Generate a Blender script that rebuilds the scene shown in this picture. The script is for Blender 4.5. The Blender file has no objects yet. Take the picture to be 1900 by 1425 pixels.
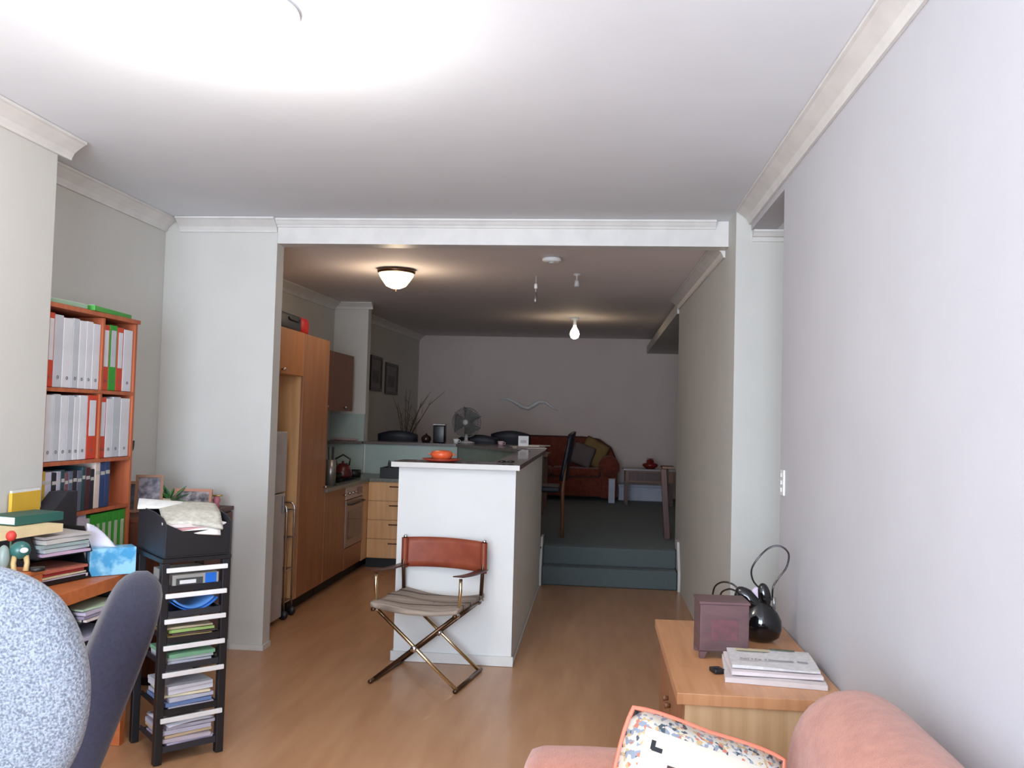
import bpy, bmesh, math, random
from mathutils import Vector, Matrix, Euler
from math import sin, cos, pi, radians as R
random.seed(7)
SC = bpy.context.scene
COL = SC.collection

# ------------------------------------------------------------------ camera
F_PX = 1600.0
YAW, PITCH, ROLL = 0.09759104525, 0.03953620365, 0.027
cd = bpy.data.cameras.new('camera'); cam = bpy.data.objects.new('camera', cd); COL.objects.link(cam)
fw = Vector((-sin(YAW)*cos(PITCH), cos(YAW)*cos(PITCH), sin(PITCH)))
r0 = Vector((cos(YAW), sin(YAW), 0)); u0 = r0.cross(fw)
rt = r0*cos(ROLL) + u0*sin(ROLL); up = -r0*sin(ROLL) + u0*cos(ROLL)
m = Matrix((rt, up, -fw)).transposed().to_4x4(); m.translation = (0, 0, 1.5)
cam.matrix_world = m
cd.sensor_fit = 'HORIZONTAL'; cd.sensor_width = 36.0; cd.lens = 36.0*F_PX/1900.0
cd.clip_start = 0.05; cd.clip_end = 200
SC.camera = cam
# ------------------------------------------------------------------ exposure, world, daylight
SC.view_settings.view_transform = 'Standard'; SC.view_settings.look = 'None'
SC.view_settings.gamma = 1.0; SC.view_settings.use_curve_mapping = False
SC.view_settings.exposure = 0.0
W = bpy.data.worlds.new('sky'); SC.world = W; W.use_nodes = True
bg = W.node_tree.nodes['Background']; bg.inputs[0].default_value = (0.62, 0.76, 1.0, 1); bg.inputs[1].default_value = 2.0
def area_light(name, loc, rot, sx, sy, power, col):
    l = bpy.data.lights.new(name, 'AREA'); l.shape = 'RECTANGLE'; l.size = sx; l.size_y = sy
    l.energy = power; l.color = col
    o = bpy.data.objects.new(name, l); COL.objects.link(o); o.location = loc; o.rotation_euler = rot
    return o
# daylight through the large glazed wall behind the photographer
area_light('window_daylight', (-0.95, -2.12, 1.45), (R(90), 0, 0), 2.6, 2.2, 365, (0.73, 0.845, 1.0))
def point_light(name, loc, power, col, rad=0.05):
    l = bpy.data.lights.new(name, 'POINT'); l.energy = power; l.color = col; l.shadow_soft_size = rad
    o = bpy.data.objects.new(name, l); COL.objects.link(o); o.location = loc
    return o
point_light('living_lamp_light', (-1.10, 2.52, 2.45), 34, (1.0, 0.955, 0.90), 0.10)
point_light('kitchen_lamp_light', (-1.58, 6.60, 2.40), 9.0, (1.0, 0.78, 0.55), 0.08)
point_light('bulb_light', (-0.27, 10.2, 2.46), 11.0, (1.0, 0.74, 0.48), 0.04)

# ------------------------------------------------------------------ materials
def srgb(c):
    def f(v):
        v /= 255.0
        return v/12.92 if v <= 0.04045 else ((v+0.055)/1.055)**2.4
    return tuple(f(v) for v in c) + (1.0,)
MATS = {}
def mat(name, c, rough=0.6, metal=0.0, c2=None, scale=8.0, stretch=(1, 1, 1), bump=0.0, bscale=None, emit=0.0, spec=0.5, coat=0.0, detail=4.0, lo=0.35, hi=0.65, emitc=None, sheen=0.0):
    if name in MATS: return MATS[name]
    M = bpy.data.materials.new(name); M.use_nodes = True; MATS[name] = M
    N = M.node_tree; b = N.nodes['Principled BSDF']
    b.inputs['Roughness'].default_value = rough; b.inputs['Metallic'].default_value = metal
    b.inputs['Specular IOR Level'].default_value = spec; b.inputs['Coat Weight'].default_value = coat
    b.inputs['Sheen Weight'].default_value = sheen
    tc = N.nodes.new('ShaderNodeTexCoord'); mp = N.nodes.new('ShaderNodeMapping')
    mp.inputs['Scale'].default_value = stretch; N.links.new(tc.outputs['Object'], mp.inputs[0])
    nz = N.nodes.new('ShaderNodeTexNoise'); nz.inputs['Scale'].default_value = scale; nz.inputs['Detail'].default_value = detail
    N.links.new(mp.outputs[0], nz.inputs['Vector'])
    if c2 is None: c2 = tuple(max(0, v*0.955) for v in c)
    cr = N.nodes.new('ShaderNodeValToRGB'); e = cr.color_ramp.elements
    e[0].position = lo; e[0].color = srgb(c2); e[1].position = hi; e[1].color = srgb(c)
    N.links.new(nz.outputs[0], cr.inputs[0]); N.links.new(cr.outputs[0], b.inputs['Base Color'])
    if bump:
        bp = N.nodes.new('ShaderNodeBump'); bp.inputs['Strength'].default_value = bump; bp.inputs['Distance'].default_value = 0.01
        n2 = nz
        if bscale:
            n2 = N.nodes.new('ShaderNodeTexNoise'); n2.inputs['Scale'].default_value = bscale
            N.links.new(mp.outputs[0], n2.inputs['Vector'])
        N.links.new(n2.outputs[0], bp.inputs['Height']); N.links.new(bp.outputs[0], b.inputs['Normal'])
    if emit:
        b.inputs['Emission Color'].default_value = srgb(emitc or c); b.inputs['Emission Strength'].default_value = emit
    return M
wall_m = mat('painted_wall', (205, 203, 196), 0.75, scale=3, c2=(202, 200, 193), bump=0.05, bscale=120)
ceil_m = mat('ceiling_paint', (226, 230, 234), 0.8, scale=3, c2=(223, 227, 231))
trim_m = mat('white_trim', (218, 215, 210), 0.45)
island_m = mat('island_paint', (226, 226, 222), 0.6, c2=(222, 222, 218), scale=3)
floor_m = mat('laminate_floor', (193, 147, 109), 0.36, c2=(181, 134, 97), scale=1.6, stretch=(7, 1, 1), detail=5, coat=0.15)
carpet_m = mat('teal_carpet', (98, 108, 108), 0.95, c2=(80, 90, 90), scale=160, bump=0.5, sheen=0.1)
pine_m = mat('pale_beech', (222, 186, 142), 0.45, c2=(205, 166, 122), scale=3, stretch=(10, 10, 0.7), detail=7)
ptop_m = mat('beech_top', (208, 152, 108), 0.35, c2=(190, 134, 92), scale=2.5, stretch=(12, 1, 1), detail=7)
kit_m = mat('kitchen_beech', (222, 174, 122), 0.42, c2=(208, 158, 106), scale=3, stretch=(9, 9, 0.6), detail=7)
kit2_m = mat('kitchen_veneer', (164, 112, 76), 0.42, c2=(148, 98, 64), scale=3, stretch=(9, 9, 0.6), detail=7)
kick_m = mat('kick_black', (28, 27, 28), 0.6)
counter_m = mat('counter_stone', (120, 124, 116), 0.3, c2=(96, 100, 94), scale=60)
bar_m = mat('bar_laminate', (122, 112, 108), 0.22, c2=(104, 95, 92), scale=50, coat=0.3)
edge_m = mat('bar_edge', (208, 204, 196), 0.4)
mint_m = mat('mint_glass', (178, 194, 186), 0.14, c2=(170, 187, 179), scale=2, coat=0.4)
red_wood = mat('cherry_veneer', (190, 104, 66), 0.45, c2=(168, 88, 56), scale=3, stretch=(8, 8, 0.8), detail=6)
desk_wood = mat('desk_veneer', (202, 118, 66), 0.45, c2=(184, 100, 54), scale=3, stretch=(1, 8, 8), detail=6)
black_m = mat('black_plastic', (26, 26, 29), 0.42)
blk2_m = mat('charcoal_plastic', (42, 42, 48), 0.5)
white_m = mat('white_plastic', (235, 234, 232), 0.4)
paper_m = mat('white_paper', (228, 226, 222), 0.8, c2=(212, 210, 208), scale=30)
chrome_m = mat('chrome', (220, 220, 224), 0.18, 1.0)
brass_m = mat('brass_tube', (232, 212, 172), 0.22, 1.0)
bronze_m = mat('bronze_tube', (96, 72, 54), 0.3, 0.8)
leather_m = mat('tan_leather', (150, 72, 46), 0.42, c2=(134, 60, 38), scale=12, bump=0.1)
steel_m = mat('brushed_steel', (150, 148, 146), 0.35, 0.7)
fridge_m = mat('fridge_grey', (186, 182, 180), 0.4)
terra_m = mat('terracotta_fabric', (178, 114, 90), 0.9, c2=(164, 100, 78), scale=26, bump=0.3, bscale=220, sheen=0.3)
sofa_red = mat('rust_fabric', (126, 56, 38), 0.9, c2=(106, 44, 30), scale=20, bump=0.2, sheen=0.2)
darkwood_m = mat('dark_wood', (92, 50, 34), 0.45, c2=(70, 38, 28), scale=4, stretch=(8, 8, 1))
midwood_m = mat('mid_wood', (128, 84, 54), 0.45, c2=(108, 68, 42), scale=4, stretch=(8, 8, 1))
def cm(name, c, rough=0.55, **k): return mat(name, c, rough, **k)

# ------------------------------------------------------------------ mesh helpers
class MB:
    def __init__(s): s.b = bmesh.new()
    def _x(s, vs, M):
        if M is not None:
            for v in vs: v.co = M @ v.co
    def box(s, x0, y0, z0, x1, y1, z1, bev=0.0, M=None):
        r = bmesh.ops.create_cube(s.b, size=1.0); vs = r['verts']
        for v in vs:
            v.co = Vector(((x0+x1)/2 + v.co.x*(x1-x0), (y0+y1)/2 + v.co.y*(y1-y0), (z0+z1)/2 + v.co.z*(z1-z0)))
        if bev > 0:
            es = list({e for v in vs for e in v.link_edges})
            rr = bmesh.ops.bevel(s.b, geom=es, offset=bev, segments=2, affect='EDGES', profile=0.6)
            vs = list({v for f in rr['faces'] for v in f.verts} | {v for v in vs if v.is_valid})
        s._x(vs, M); return s
    def tube(s, pts, r, n=8, closed=False, M=None, caps=True, flat=1.0):
        pts = [Vector(p) for p in pts]; rings = []; L = len(pts); prev = None
        for i, p in enumerate(pts):
            if closed: t = (pts[(i+1) % L] - pts[i-1])
            else: t = pts[min(i+1, L-1)] - pts[max(i-1, 0)]
            t.normalize()
            if prev is None:
                a = Vector((0, 0, 1)) if abs(t.z) < 0.9 else Vector((1, 0, 0))
                prev = t.cross(a).normalized()
            else:
                prev = (prev - t*prev.dot(t)).normalized()
            q = t.cross(prev); rr = r[i] if isinstance(r, (list, tuple)) else r
            rings.append([s.b.verts.new(p + prev*cos(2*pi*k/n)*rr + q*sin(2*pi*k/n)*rr*flat) for k in range(n)])
        rng = range(L) if closed else range(L-1)
        for i in rng:
            A, B = rings[i], rings[(i+1) % L]
            for k in range(n): s.b.faces.new((A[k], A[(k+1) % n], B[(k+1) % n], B[k]))
        if caps and not closed:
            s.b.faces.new(rings[0][::-1]); s.b.faces.new(rings[-1])
        s._x([v for g in rings for v in g], M); return s
    def lathe(s, prof, n=24, c=(0, 0, 0), sx=1, sy=1, M=None):
        rings = []
        for (r, z) in prof:
            if r < 1e-5: rings.append([s.b.verts.new((c[0], c[1], c[2]+z))])
            else: rings.append([s.b.verts.new((c[0]+sx*r*cos(2*pi*k/n), c[1]+sy*r*sin(2*pi*k/n), c[2]+z)) for k in range(n)])
        for A, B in zip(rings, rings[1:]):
            for k in range(n):
                a0, a1 = A[k % len(A)], A[(k+1) % len(A)]; b0, b1 = B[k % len(B)], B[(k+1) % len(B)]
                f = []
                for v in (a0, a1, b1, b0):
                    if v not in f: f.append(v)
                if len(f) > 2: s.b.faces.new(f)
        s._x([v for g in rings for v in g], M); return s
    def prism(s, poly, a, b_, axis='z', M=None):
        def P(u, v, w):
            return {'z': (u, v, w), 'y': (u, w, v), 'x': (w, u, v)}[axis]
        lo = [s.b.verts.new(P(u, v, a)) for u, v in poly]; hi = [s.b.verts.new(P(u, v, b_)) for u, v in poly]
        n = len(poly)
        s.b.faces.new(lo[::-1]); s.b.faces.new(hi)
        for i in range(n): s.b.faces.new((lo[i], lo[(i+1) % n], hi[(i+1) % n], hi[i]))
        s._x(lo+hi, M); return s
    def grid(s, fn, nu, nv, th=0.0):
        g = [[s.b.verts.new(fn(i/nu, j/nv)) for j in range(nv+1)] for i in range(nu+1)]
        fs = []
        for i in range(nu):
            for j in range(nv): fs.append(s.b.faces.new((g[i][j], g[i+1][j], g[i+1][j+1], g[i][j+1])))
        if th:
            s.b.normal_update()
            bmesh.ops.solidify(s.b, geom=fs, thickness=th)
        return s
    def build(s, name, m, parent=None, smooth=False, sub=0, loc=None, rot=None):
        bmesh.ops.recalc_face_normals(s.b, faces=s.b.faces)
        me = bpy.data.meshes.new(name); s.b.to_mesh(me); s.b.free()
        me.materials.append(m)
        if smooth:
            for p in me.polygons: p.use_smooth = True
        o = bpy.data.objects.new(name, me); COL.objects.link(o)
        if parent is not None: o.parent = parent
        if sub:
            md = o.modifiers.new('sub', 'SUBSURF'); md.levels = sub; md.render_levels = sub
        if loc: o.location = loc
        if rot: o.rotation_euler = rot
        return o
def tag(o, label=None, cat=None, group=None, kind=None):
    if label: o['label'] = label
    if cat: o['category'] = cat
    if group: o['group'] = group
    if kind: o['kind'] = kind
    return o
def thing(name, label, cat, loc=(0, 0, 0), rz=0.0, group=None):
    o = bpy.data.objects.new(name, None); COL.objects.link(o); o.location = loc; o.rotation_euler = (0, 0, rz)
    o.empty_display_size = 0.1
    return tag(o, label, cat, group)
def struct(name, mb, m, parent=None, label=None):
    o = mb.build(name, m, parent)
    if parent is None: tag(o, label, None, None, 'structure')
    return o
def copy_tree(o, parent=None):
    c = o.copy(); COL.objects.link(c)
    if parent is not None: c.parent = parent
    for ch in list(o.children): copy_tree(ch, c)
    return c

# ------------------------------------------------------------------ the room shell
MZ = 2.73
struct('floor', MB().box(-2.8, -2.2, -0.1, 2.2, 7.8795, 0), floor_m, label='brown beech laminate floor')
struct('floor', MB().box(-2.8, 7.88, -0.1, -0.61, 8.94, 0), floor_m, label='laminate floor of the kitchen end')
struct('floor', MB().box(-3.0, -2.4, -0.25, 3.2, 13.6, -0.101), kick_m, label='added dark slab blocking sky light beneath the floors')  # unseen slab added to stop sky light leaking through floor gaps
far = tag(MB().prism([(-0.47, 7.905), (-0.452, 7.93), (-0.452, 8.13), (3.0, 8.13), (3.0, 13.4), (-2.8, 13.4), (-2.8, 9.08), (-1.35, 9.08)], -0.05, 0.335).build('floor', carpet_m), 'dark teal carpet of the raised far room', None, None, 'structure')
steps = thing('staircase', 'two teal carpeted steps up to the far room', 'stairs', (0.15, 7.88, 0)); 
for k in range(2):
    MB().box(-0.603, k*0.125, k*0.168+0.001, 0.605, 0.245, (k+1)*0.168-0.001, bev=0.012).build('step', carpet_m, steps)
struct('wall_left', MB().box(-3.0, -2.2, -0.1, -2.47, 3.67, MZ), wall_m)
struct('wall_left', MB().box(-3.0, 3.671, -0.1, -2.80, 13.4, 2.9), wall_m)
struct('wall_back', MB().box(-3.0, 13.401, -0.1, 3.0, 13.6, 3.0), mat('far_wall_paint', (212, 196, 188), 0.75, scale=3, c2=(209, 193, 185)))
struct('wall_partition', MB().box(-2.799, 5.30, 0, -2.05, 5.42, MZ), wall_m)
struct('ceiling', MB().box(-3.0, -2.2, MZ+0.001, 2.4, 5.42, 2.95), ceil_m)
# kitchen and far room share a slightly rising ceiling
cb = MB(); cb.prism([(5.421, 2.62), (13.4, 2.77), (13.4, 3.0), (5.421, 3.0)], -2.8, 3.0, axis='x'); struct('ceiling', cb, mat('kitchen_ceiling_paint', (228, 219, 218), 0.8, scale=3, c2=(225, 216, 215)))
bm_ = MB(); bm_.box(-2.049, 5.30, 2.575, 0.779, 5.42, MZ)
struct('trim_1', bm_, trim_m, label='white beam across the kitchen opening')
daylit_wall_m = mat('daylight_tinted_wall', (190, 189, 193), 0.75, scale=3, c2=(187, 186, 190), bump=0.05, bscale=120)  # cool daylight tint put into the right wall's colour
struct('wall_right', MB().box(0.86, -2.2, 0, 1.0, 4.12, MZ), daylit_wall_m)
struct('wall_right', MB().box(0.86, 4.121, 2.61, 1.0, 4.99, MZ), daylit_wall_m)
struct('wall_right', MB().box(0.78, 5.02, 0, 2.2, 5.14, MZ).box(0.78, 5.141, 0, 0.90, 8.40, 2.9), wall_m)
struct('ceiling', MB().box(1.001, 4.0, 2.61, 2.2, 5.019, 2.72), ceil_m)
struct('wall_right', MB().box(2.201, -2.2, 0, 2.4, 5.4, 2.95), wall_m)
struct('wall_right', MB().box(3.001, 8.0, 0, 3.2, 13.6, 3.0).box(0.901, 8.28, 0, 3.0, 8.399, 2.9), wall_m)
struct('trim_2', MB().box(0.76, 8.401, 2.55, 3.0, 13.399, 2.66), wall_m, label='boxed bulkhead under the far ceiling')
# rear glazed wall behind the photographer
struct('wall_rear', MB().box(-3.0, -2.4, 0, -2.25, -2.201, MZ).box(0.75, -2.4, 0, 2.4, -2.201, MZ).box(-2.25, -2.4, 2.55, 0.75, -2.201, MZ).box(-2.25, -2.4, 0, 0.75, -2.201, 0.35), wall_m)
wf = MB()
for x in (-2.25, -1.27, -0.27, 0.69): wf.box(x, -2.33, 0.35, x+0.06, -2.27, 2.55)
wf.box(-2.25, -2.33, 0.35, 0.75, -2.27, 0.41).box(-2.25, -2.33, 2.49, 0.75, -2.27, 2.55)
struct('window_1', wf, trim_m)

# cornices: a stepped cove profile swept along an edge
def cornice(name, p0, p1, nrm, z, s=0.085, label=None):
    """p0->p1 along the wall, nrm = unit vector from the wall into the room"""
    p0 = Vector(p0); p1 = Vector(p1); n = Vector(nrm)
    prof = [(0, 0), (s, 0), (s, -0.012), (s*0.86, -0.016), (s*0.55, -0.035), (s*0.3, -s*0.62), (s*0.17, -s*0.86), (0.014, -s*0.9), (0.012, -s), (0, -s)]
    mb = MB(); A = [mb.b.verts.new((p0.x+n.x*a, p0.y+n.y*a, z(p0.y)+b)) for a, b in prof]; B = [mb.b.verts.new((p1.x+n.x*a, p1.y+n.y*a, z(p1.y)+b)) for a, b in prof]
    k = len(prof); mb.b.faces.new(A); mb.b.faces.new(B[::-1])
    for i in range(k): mb.b.faces.new((A[i], B[i], B[(i+1) % k], A[(i+1) % k]))
    return struct(name, mb, trim_m, label=label)
zm = lambda y: MZ - 0.001
zk = lambda y: 2.62 + (y-5.421)*0.0188 - 0.002
cornice('trim_3', (-2.469, -2.2), (-2.469, 3.755), (1, 0), zm)
cornice('trim_4', (-2.55, 3.671), (-2.47, 3.671), (0, 1), zm)
cornice('trim_5', (-2.799, 3.672), (-2.799, 5.29), (1, 0), zm)
cornice('trim_6', (-2.7, 5.299), (-2.05, 5.299), (0, -1), zm)
cornice('trim_7', (-2.05, 5.299), (0.70, 5.299), (0, -1), zm, 0.05)
cornice('trim_8', (0.859, -2.2), (0.859, 5.0), (-1, 0), zm)
cornice('trim_9', (0.87, 5.019), (2.2, 5.019), (0, -1), lambda y: 2.608, 0.06)
cornice('trim_10', (-2.799, 5.43), (-2.799, 8.92), (1, 0), zk)
cornice('trim_11', (-2.799, 9.08), (-2.799, 13.39), (1, 0), zk)
cornice('trim_12', (-2.80, 8.939), (-2.38, 8.939), (0, -1), zk, 0.07)
cornice('trim_13', (0.779, 5.425), (0.779, 8.40), (-1, 0), zk)
0 and cornice('trim_14', (-2.7, 13.399), (0.8, 13.399), (0, -1), zk)
# pier, low bar walls
struct('wall_kitchen', MB().box(-2.799, 8.95, 0, -2.43, 9.07, 2.68), wall_m)
island = thing('kitchen_island', 'white painted low wall of the kitchen island with raised bar', 'island', (-0.84, 5.25, 0))
def isl(mb, name, m_=island_m, **k):
    o = mb.build(name, m_, island, **k); o.location = (0.84, -5.25, 0); return o
isl(MB().box(-1.20, 5.25, 0.002, -0.475, 5.37, 1.185), 'end_wall')
isl(MB().box(-0.60, 5.372, 0.002, -0.476, 7.86, 1.185), 'side_wall')
isl(MB().prism([(-0.60, 7.89), (-0.476, 7.89), (-1.36, 9.07), (-2.429, 9.07), (-2.429, 8.95), (-1.42, 8.95)], 0.0, 1.185), 'corner_wall')
slab = [(-1.235, 5.20), (-0.45, 5.20), (-0.45, 7.95), (-0.52, 9.0), (-0.95, 9.36), (-2.42, 9.36), (-2.42, 8.90), (-1.44, 8.90), (-0.66, 7.86), (-0.64, 5.52), (-1.235, 5.52)]
isl(MB().prism(slab, 1.186, 1.215), 'bar_top', bar_m)
isl(MB().box(-1.237, 5.192, 1.184, -0.448, 5.199, 1.214), 'edge_strip', edge_m)
isl(MB().box(-1.215, 5.238, 0.002, -0.463, 5.249, 0.06), 'skirting', trim_m)
for x, a, b in ((-1.204, 5.236, 5.37), (-0.474, 5.236, 5.251)):
    pass
isl(MB().box(-1.212, 5.25, 0.002, -1.201, 5.37, 0.06), 'skirting', trim_m)
isl(MB().box(-0.474, 5.25, 0.002, -0.465, 7.70, 0.014), 'skirting', trim_m)
isl(MB().box(-2.41, 8.925, 0.88, -1.43, 8.949, 1.184), 'glass_splashback', mint_m)
dv = Vector((0.82, -1.06, 0)).normalized(); nn = Vector((-dv.y, dv.x, 0))
p0 = Vector((-1.42, 8.944, 0)); p1 = Vector((-0.608, 7.895, 0)); off = Vector((-0.79, -0.61, 0))*0.012
isl(MB().prism([(p0.x, p0.y), (p1.x, p1.y), (p1.x+off.x, p1.y+off.y), (p0.x+off.x, p0.y+off.y)], 0.88, 1.184), 'glass_splashback', cm('shaded_mint_glass', (128, 138, 126), 0.15, coat=0.4))  # darker copy of the mint glass, shade of the angled face painted in
tag(MB().box(-2.798, 8.925, 0.88, -2.431, 8.949, 1.50).build('splashback', mint_m), 'pale green glass splashback on the pier beside the wall cupboard', 'splashback')
tag(MB().box(-2.798, 8.84, 1.187, -2.431, 8.924, 1.215, bev=0.003).build('ledge', bar_m), 'short grey ledge at bar height under the pier', 'ledge')
# skirtings that climb with the steps
def step_skirt(name, x0, x1):
    P = [(7.80, 0.001), (8.42, 0.34), (8.42, 0.42), (8.13, 0.42), (8.0, 0.36), (7.86, 0.26), (7.83, 0.10), (7.80, 0.10)]
    return tag(MB().prism([(7.81, 0.001), (7.875, 0.001), (7.875, 0.17), (8.0, 0.17), (8.0, 0.34), (8.12, 0.34), (8.12, 0.42), (7.96, 0.42), (7.92, 0.34), (7.86, 0.24), (7.81, 0.15)], x0, x1, axis='x').build(name, trim_m), None, None, None, 'structure')
step_skirt('baseboard_left', -0.474, -0.455)
step_skirt('baseboard_right', 0.758, 0.779)
struct('baseboard_pillar', MB().box(-2.26, 5.289, 0.001, -2.04, 5.299, 0.035).box(-2.049, 5.299, 0.001, -2.04, 5.42, 0.035), trim_m)

# ------------------------------------------------------------------ ceiling fittings
def dome_lamp(loc, r, label, es, drop=0.13, rimm=None):
    t = thing('ceiling_lamp', label, 'lamp', loc)
    MB().lathe([(0, -0.003), (r*1.04, -0.003), (r*1.05, -0.016), (r*0.99, -0.030), (r*0.93, -0.026), (0, -0.022)], 40).build('rim', rimm or bronze_m, t, True)
    MB().lathe([(r*0.975, -0.031), (r*0.93, -0.05), (r*0.80, -0.08), (r*0.55, -drop*0.85), (r*0.25, -drop*0.97), (0, -drop)], 40).build('glass_bowl', mat('lit_glass_%d' % int(es*10), (255, 244, 214), 0.3, emit=es, emitc=(255, 240, 200)), t, True)
    MB().lathe([(0, -drop-0.001), (0.008, -drop-0.003), (0.007, -drop-0.014), (0, -drop-0.018)], 12).build('finial', rimm or bronze_m, t, True)
    return t
dome_lamp((-1.10, 2.50, MZ), 0.16, 'lit domed glass ceiling lamp in the living room', 9.0, 0.12, white_m)
dome_lamp((-1.58, 6.60, 2.636), 0.142, 'lit domed glass ceiling lamp over the kitchen', 1.7, 0.15)
t = thing('smoke_detector', 'flat white round smoke detector on the kitchen ceiling', 'detector', (-0.33, 5.98, 2.623))
MB().lathe([(0, 0), (0.066, 0), (0.068, -0.018), (0.05, -0.028), (0, -0.03)], 28).build('casing', white_m, t, True)
MB().lathe([(0.02, -0.0305), (0.022, -0.036), (0, -0.037)], 16).build('vent', fridge_m, t, True)
def spot(loc, label, L):
    t = thing('ceiling_spotlight', label, 'lamp', loc, group=None)
    MB().lathe([(0, 0), (0.030, 0), (0.030, -0.012), (0.008, -0.018), (0.007, -L*0.5), (0, -L*0.5)], 16).build('mount', fridge_m, t, True)
    MB().lathe([(0, -L*0.5), (0.016, -L*0.5-0.002), (0.022, -L), (0.018, -L), (0, -L*0.8)], 16).build('lamp_head', fridge_m, t, True)
spot((-0.17, 6.72, 2.64), 'small white ceiling spotlight nearer the corridor', 0.10)
t = thing('hanging_fitting', 'thin unlit pendant fitting hanging left of the small spotlight', 'pendant', (-0.50, 6.85, 2.642))
MB().tube([(0, 0, -0.0), (0, 0, -0.13)], 0.003, 6).build('cord', fridge_m, t)
MB().lathe([(0, -0.06), (0.012, -0.062), (0.014, -0.10), (0, -0.104)], 12).build('ferrule', white_m, t, True)
MB().lathe([(0, -0.13), (0.010, -0.132), (0.013, -0.20), (0.008, -0.22), (0, -0.222)], 12).build('socket', steel_m, t, True)
t = thing('bare_bulb', 'bare glowing pear shaped bulb under the far ceiling', 'bulb', (-0.27, 10.2, 2.707))
MB().lathe([(0, 0), (0.05, 0), (0.05, -0.02), (0.02, -0.03), (0.02, -0.09), (0, -0.09)], 20).build('lamp_holder', white_m, t, True)
MB().lathe([(0.018, -0.09), (0.022, -0.11), (0.050, -0.16), (0.058, -0.195), (0.045, -0.235), (0.02, -0.25), (0, -0.253)], 24).build('glass', mat('bulb_glow', (255, 240, 205), 0.3, emit=7.0), t, True)
# switch on the right wall
t = thing('light_switch', 'white three-rocker light switch plate on the right wall', 'switch', (0.859, 4.045, 1.24))
MB().box(-0.009, -0.036, -0.058, 0, 0.036, 0.058, bev=0.003).build('plate', white_m, t)
for k in range(3): MB().box(-0.016, -0.010, -0.042+k*0.033, -0.0095, 0.010, -0.022+k*0.033, bev=0.002).build('rocker', cm('rocker', (205, 205, 205)), t)

# ------------------------------------------------------------------ kitchen
def knob(parent, p, m_=chrome_m, r=0.014, ax='x'):
    M = Matrix.Translation(p) @ (Matrix.Rotation(R(90), 4, 'Y') if ax == 'x' else Matrix.Rotation(R(90), 4, 'X'))
    return MB().lathe([(0, 0), (r*0.5, 0), (r*0.5, 0.012), (r, 0.016), (r, 0.022), (r*0.6, 0.028), (0, 0.029)], 14, M=M).build('knob', m_, parent, True)
XF = -2.20
t = thing('pantry_cupboard', 'tall beech pantry cupboard with flat door', 'cupboard', (-2.5, 6.6, 0))
def loc(o, t): o.location = tuple(-v for v in t.location); return o
loc(MB().box(-2.795, 6.32, 0.1, XF-0.02, 6.338, 2.10).box(-2.795, 6.922, 0.1, XF-0.02, 6.94, 2.10).box(-2.795, 6.338, 2.082, XF-0.02, 6.922, 2.10).box(-2.795, 6.338, 0.1, XF-0.02, 6.922, 0.118).box(-2.795, 6.338, 0.118, -2.78, 6.922, 2.082).build('body', kit_m, t), t)
loc(MB().box(-2.795, 6.33, 0.001, XF-0.07, 6.93, 0.099).build('plinth', kick_m, t), t)
dr = loc(MB().box(XF-0.019, 6.322, 0.11, XF, 6.938, 2.095, bev=0.002).build('door', kit2_m, t), t)
k_ = knob(dr, (XF, 6.90, 0.895))
t = thing('overhead_cupboard', 'beech cupboard bridging over the fridge', 'cupboard', (-2.5, 5.88, 1.77))
loc(MB().box(-2.795, 5.45, 1.77, XF-0.02, 6.318, 2.10).build('body', kit_m, t), t)
dr = loc(MB().box(XF-0.019, 5.452, 1.772, XF, 6.316, 2.098, bev=0.002).build('door', cm('orange_veneer', (186, 122, 70), 0.42, c2=(170, 106, 58), stretch=(9, 9, .6)), t), t)
knob(dr, (XF, 5.86, 1.80))
t = thing('fridge', 'grey fridge in the recess beside the pillar', 'fridge', (-2.5, 5.7, 0))
loc(MB().box(-2.79, 5.43, 0.02, XF-0.045, 6.03, 1.36, bev=0.01).build('body', fridge_m, t), t)
loc(MB().box(XF-0.044, 5.43, 0.93, XF, 6.03, 1.36, bev=0.008).build('freezer_door', fridge_m, t), t)
loc(MB().box(XF-0.044, 5.43, 0.04, XF, 6.03, 0.922, bev=0.008).build('door', fridge_m, t), t)
loc(MB().box(XF+0.001, 5.96, 0.78, XF+0.014, 5.985, 0.90, bev=0.003).build('handle', steel_m, t), t)
# chrome wire trolley between fridge and pantry
t = thing('wire_trolley', 'slim chrome wire trolley on castors beside the pantry', 'trolley', (-2.3, 6.175, 0))
for y in (-0.08, 0.08):
    MB().tube([(0.09, y, 0.07), (0.09, y, 0.78), (0.085, y, 0.81), (0.06, y, 0.83), (-0.2, y, 0.83), (-0.225, y, 0.81), (-0.23, y, 0.07)], 0.008, 8).build('side_frame', chrome_m, t, True)
for z in (0.12, 0.35, 0.58, 0.78):
    mb = MB()
    for y in (-0.08, -0.04, 0, 0.04, 0.08): mb.tube([(0.09, y, z), (-0.23, y, z)], 0.003, 6)
    mb.tube([(0.09, -0.08, z), (0.09, 0.08, z)], 0.004, 6).tube([(-0.23, -0.08, z), (-0.23, 0.08, z)], 0.004, 6)
    mb.build('wire_shelf', chrome_m, t)
for x in (0.09, -0.23):
    for y in (-0.08, 0.08):
        MB().lathe([(0, -0.012), (0.032, -0.012), (0.034, 0), (0.032, 0.012), (0, 0.012)], 16, M=Matrix.Translation((x, y, 0.035)) @ Matrix.Rotation(R(90), 4, 'X')).build('castor', black_m, t, True)
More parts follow.
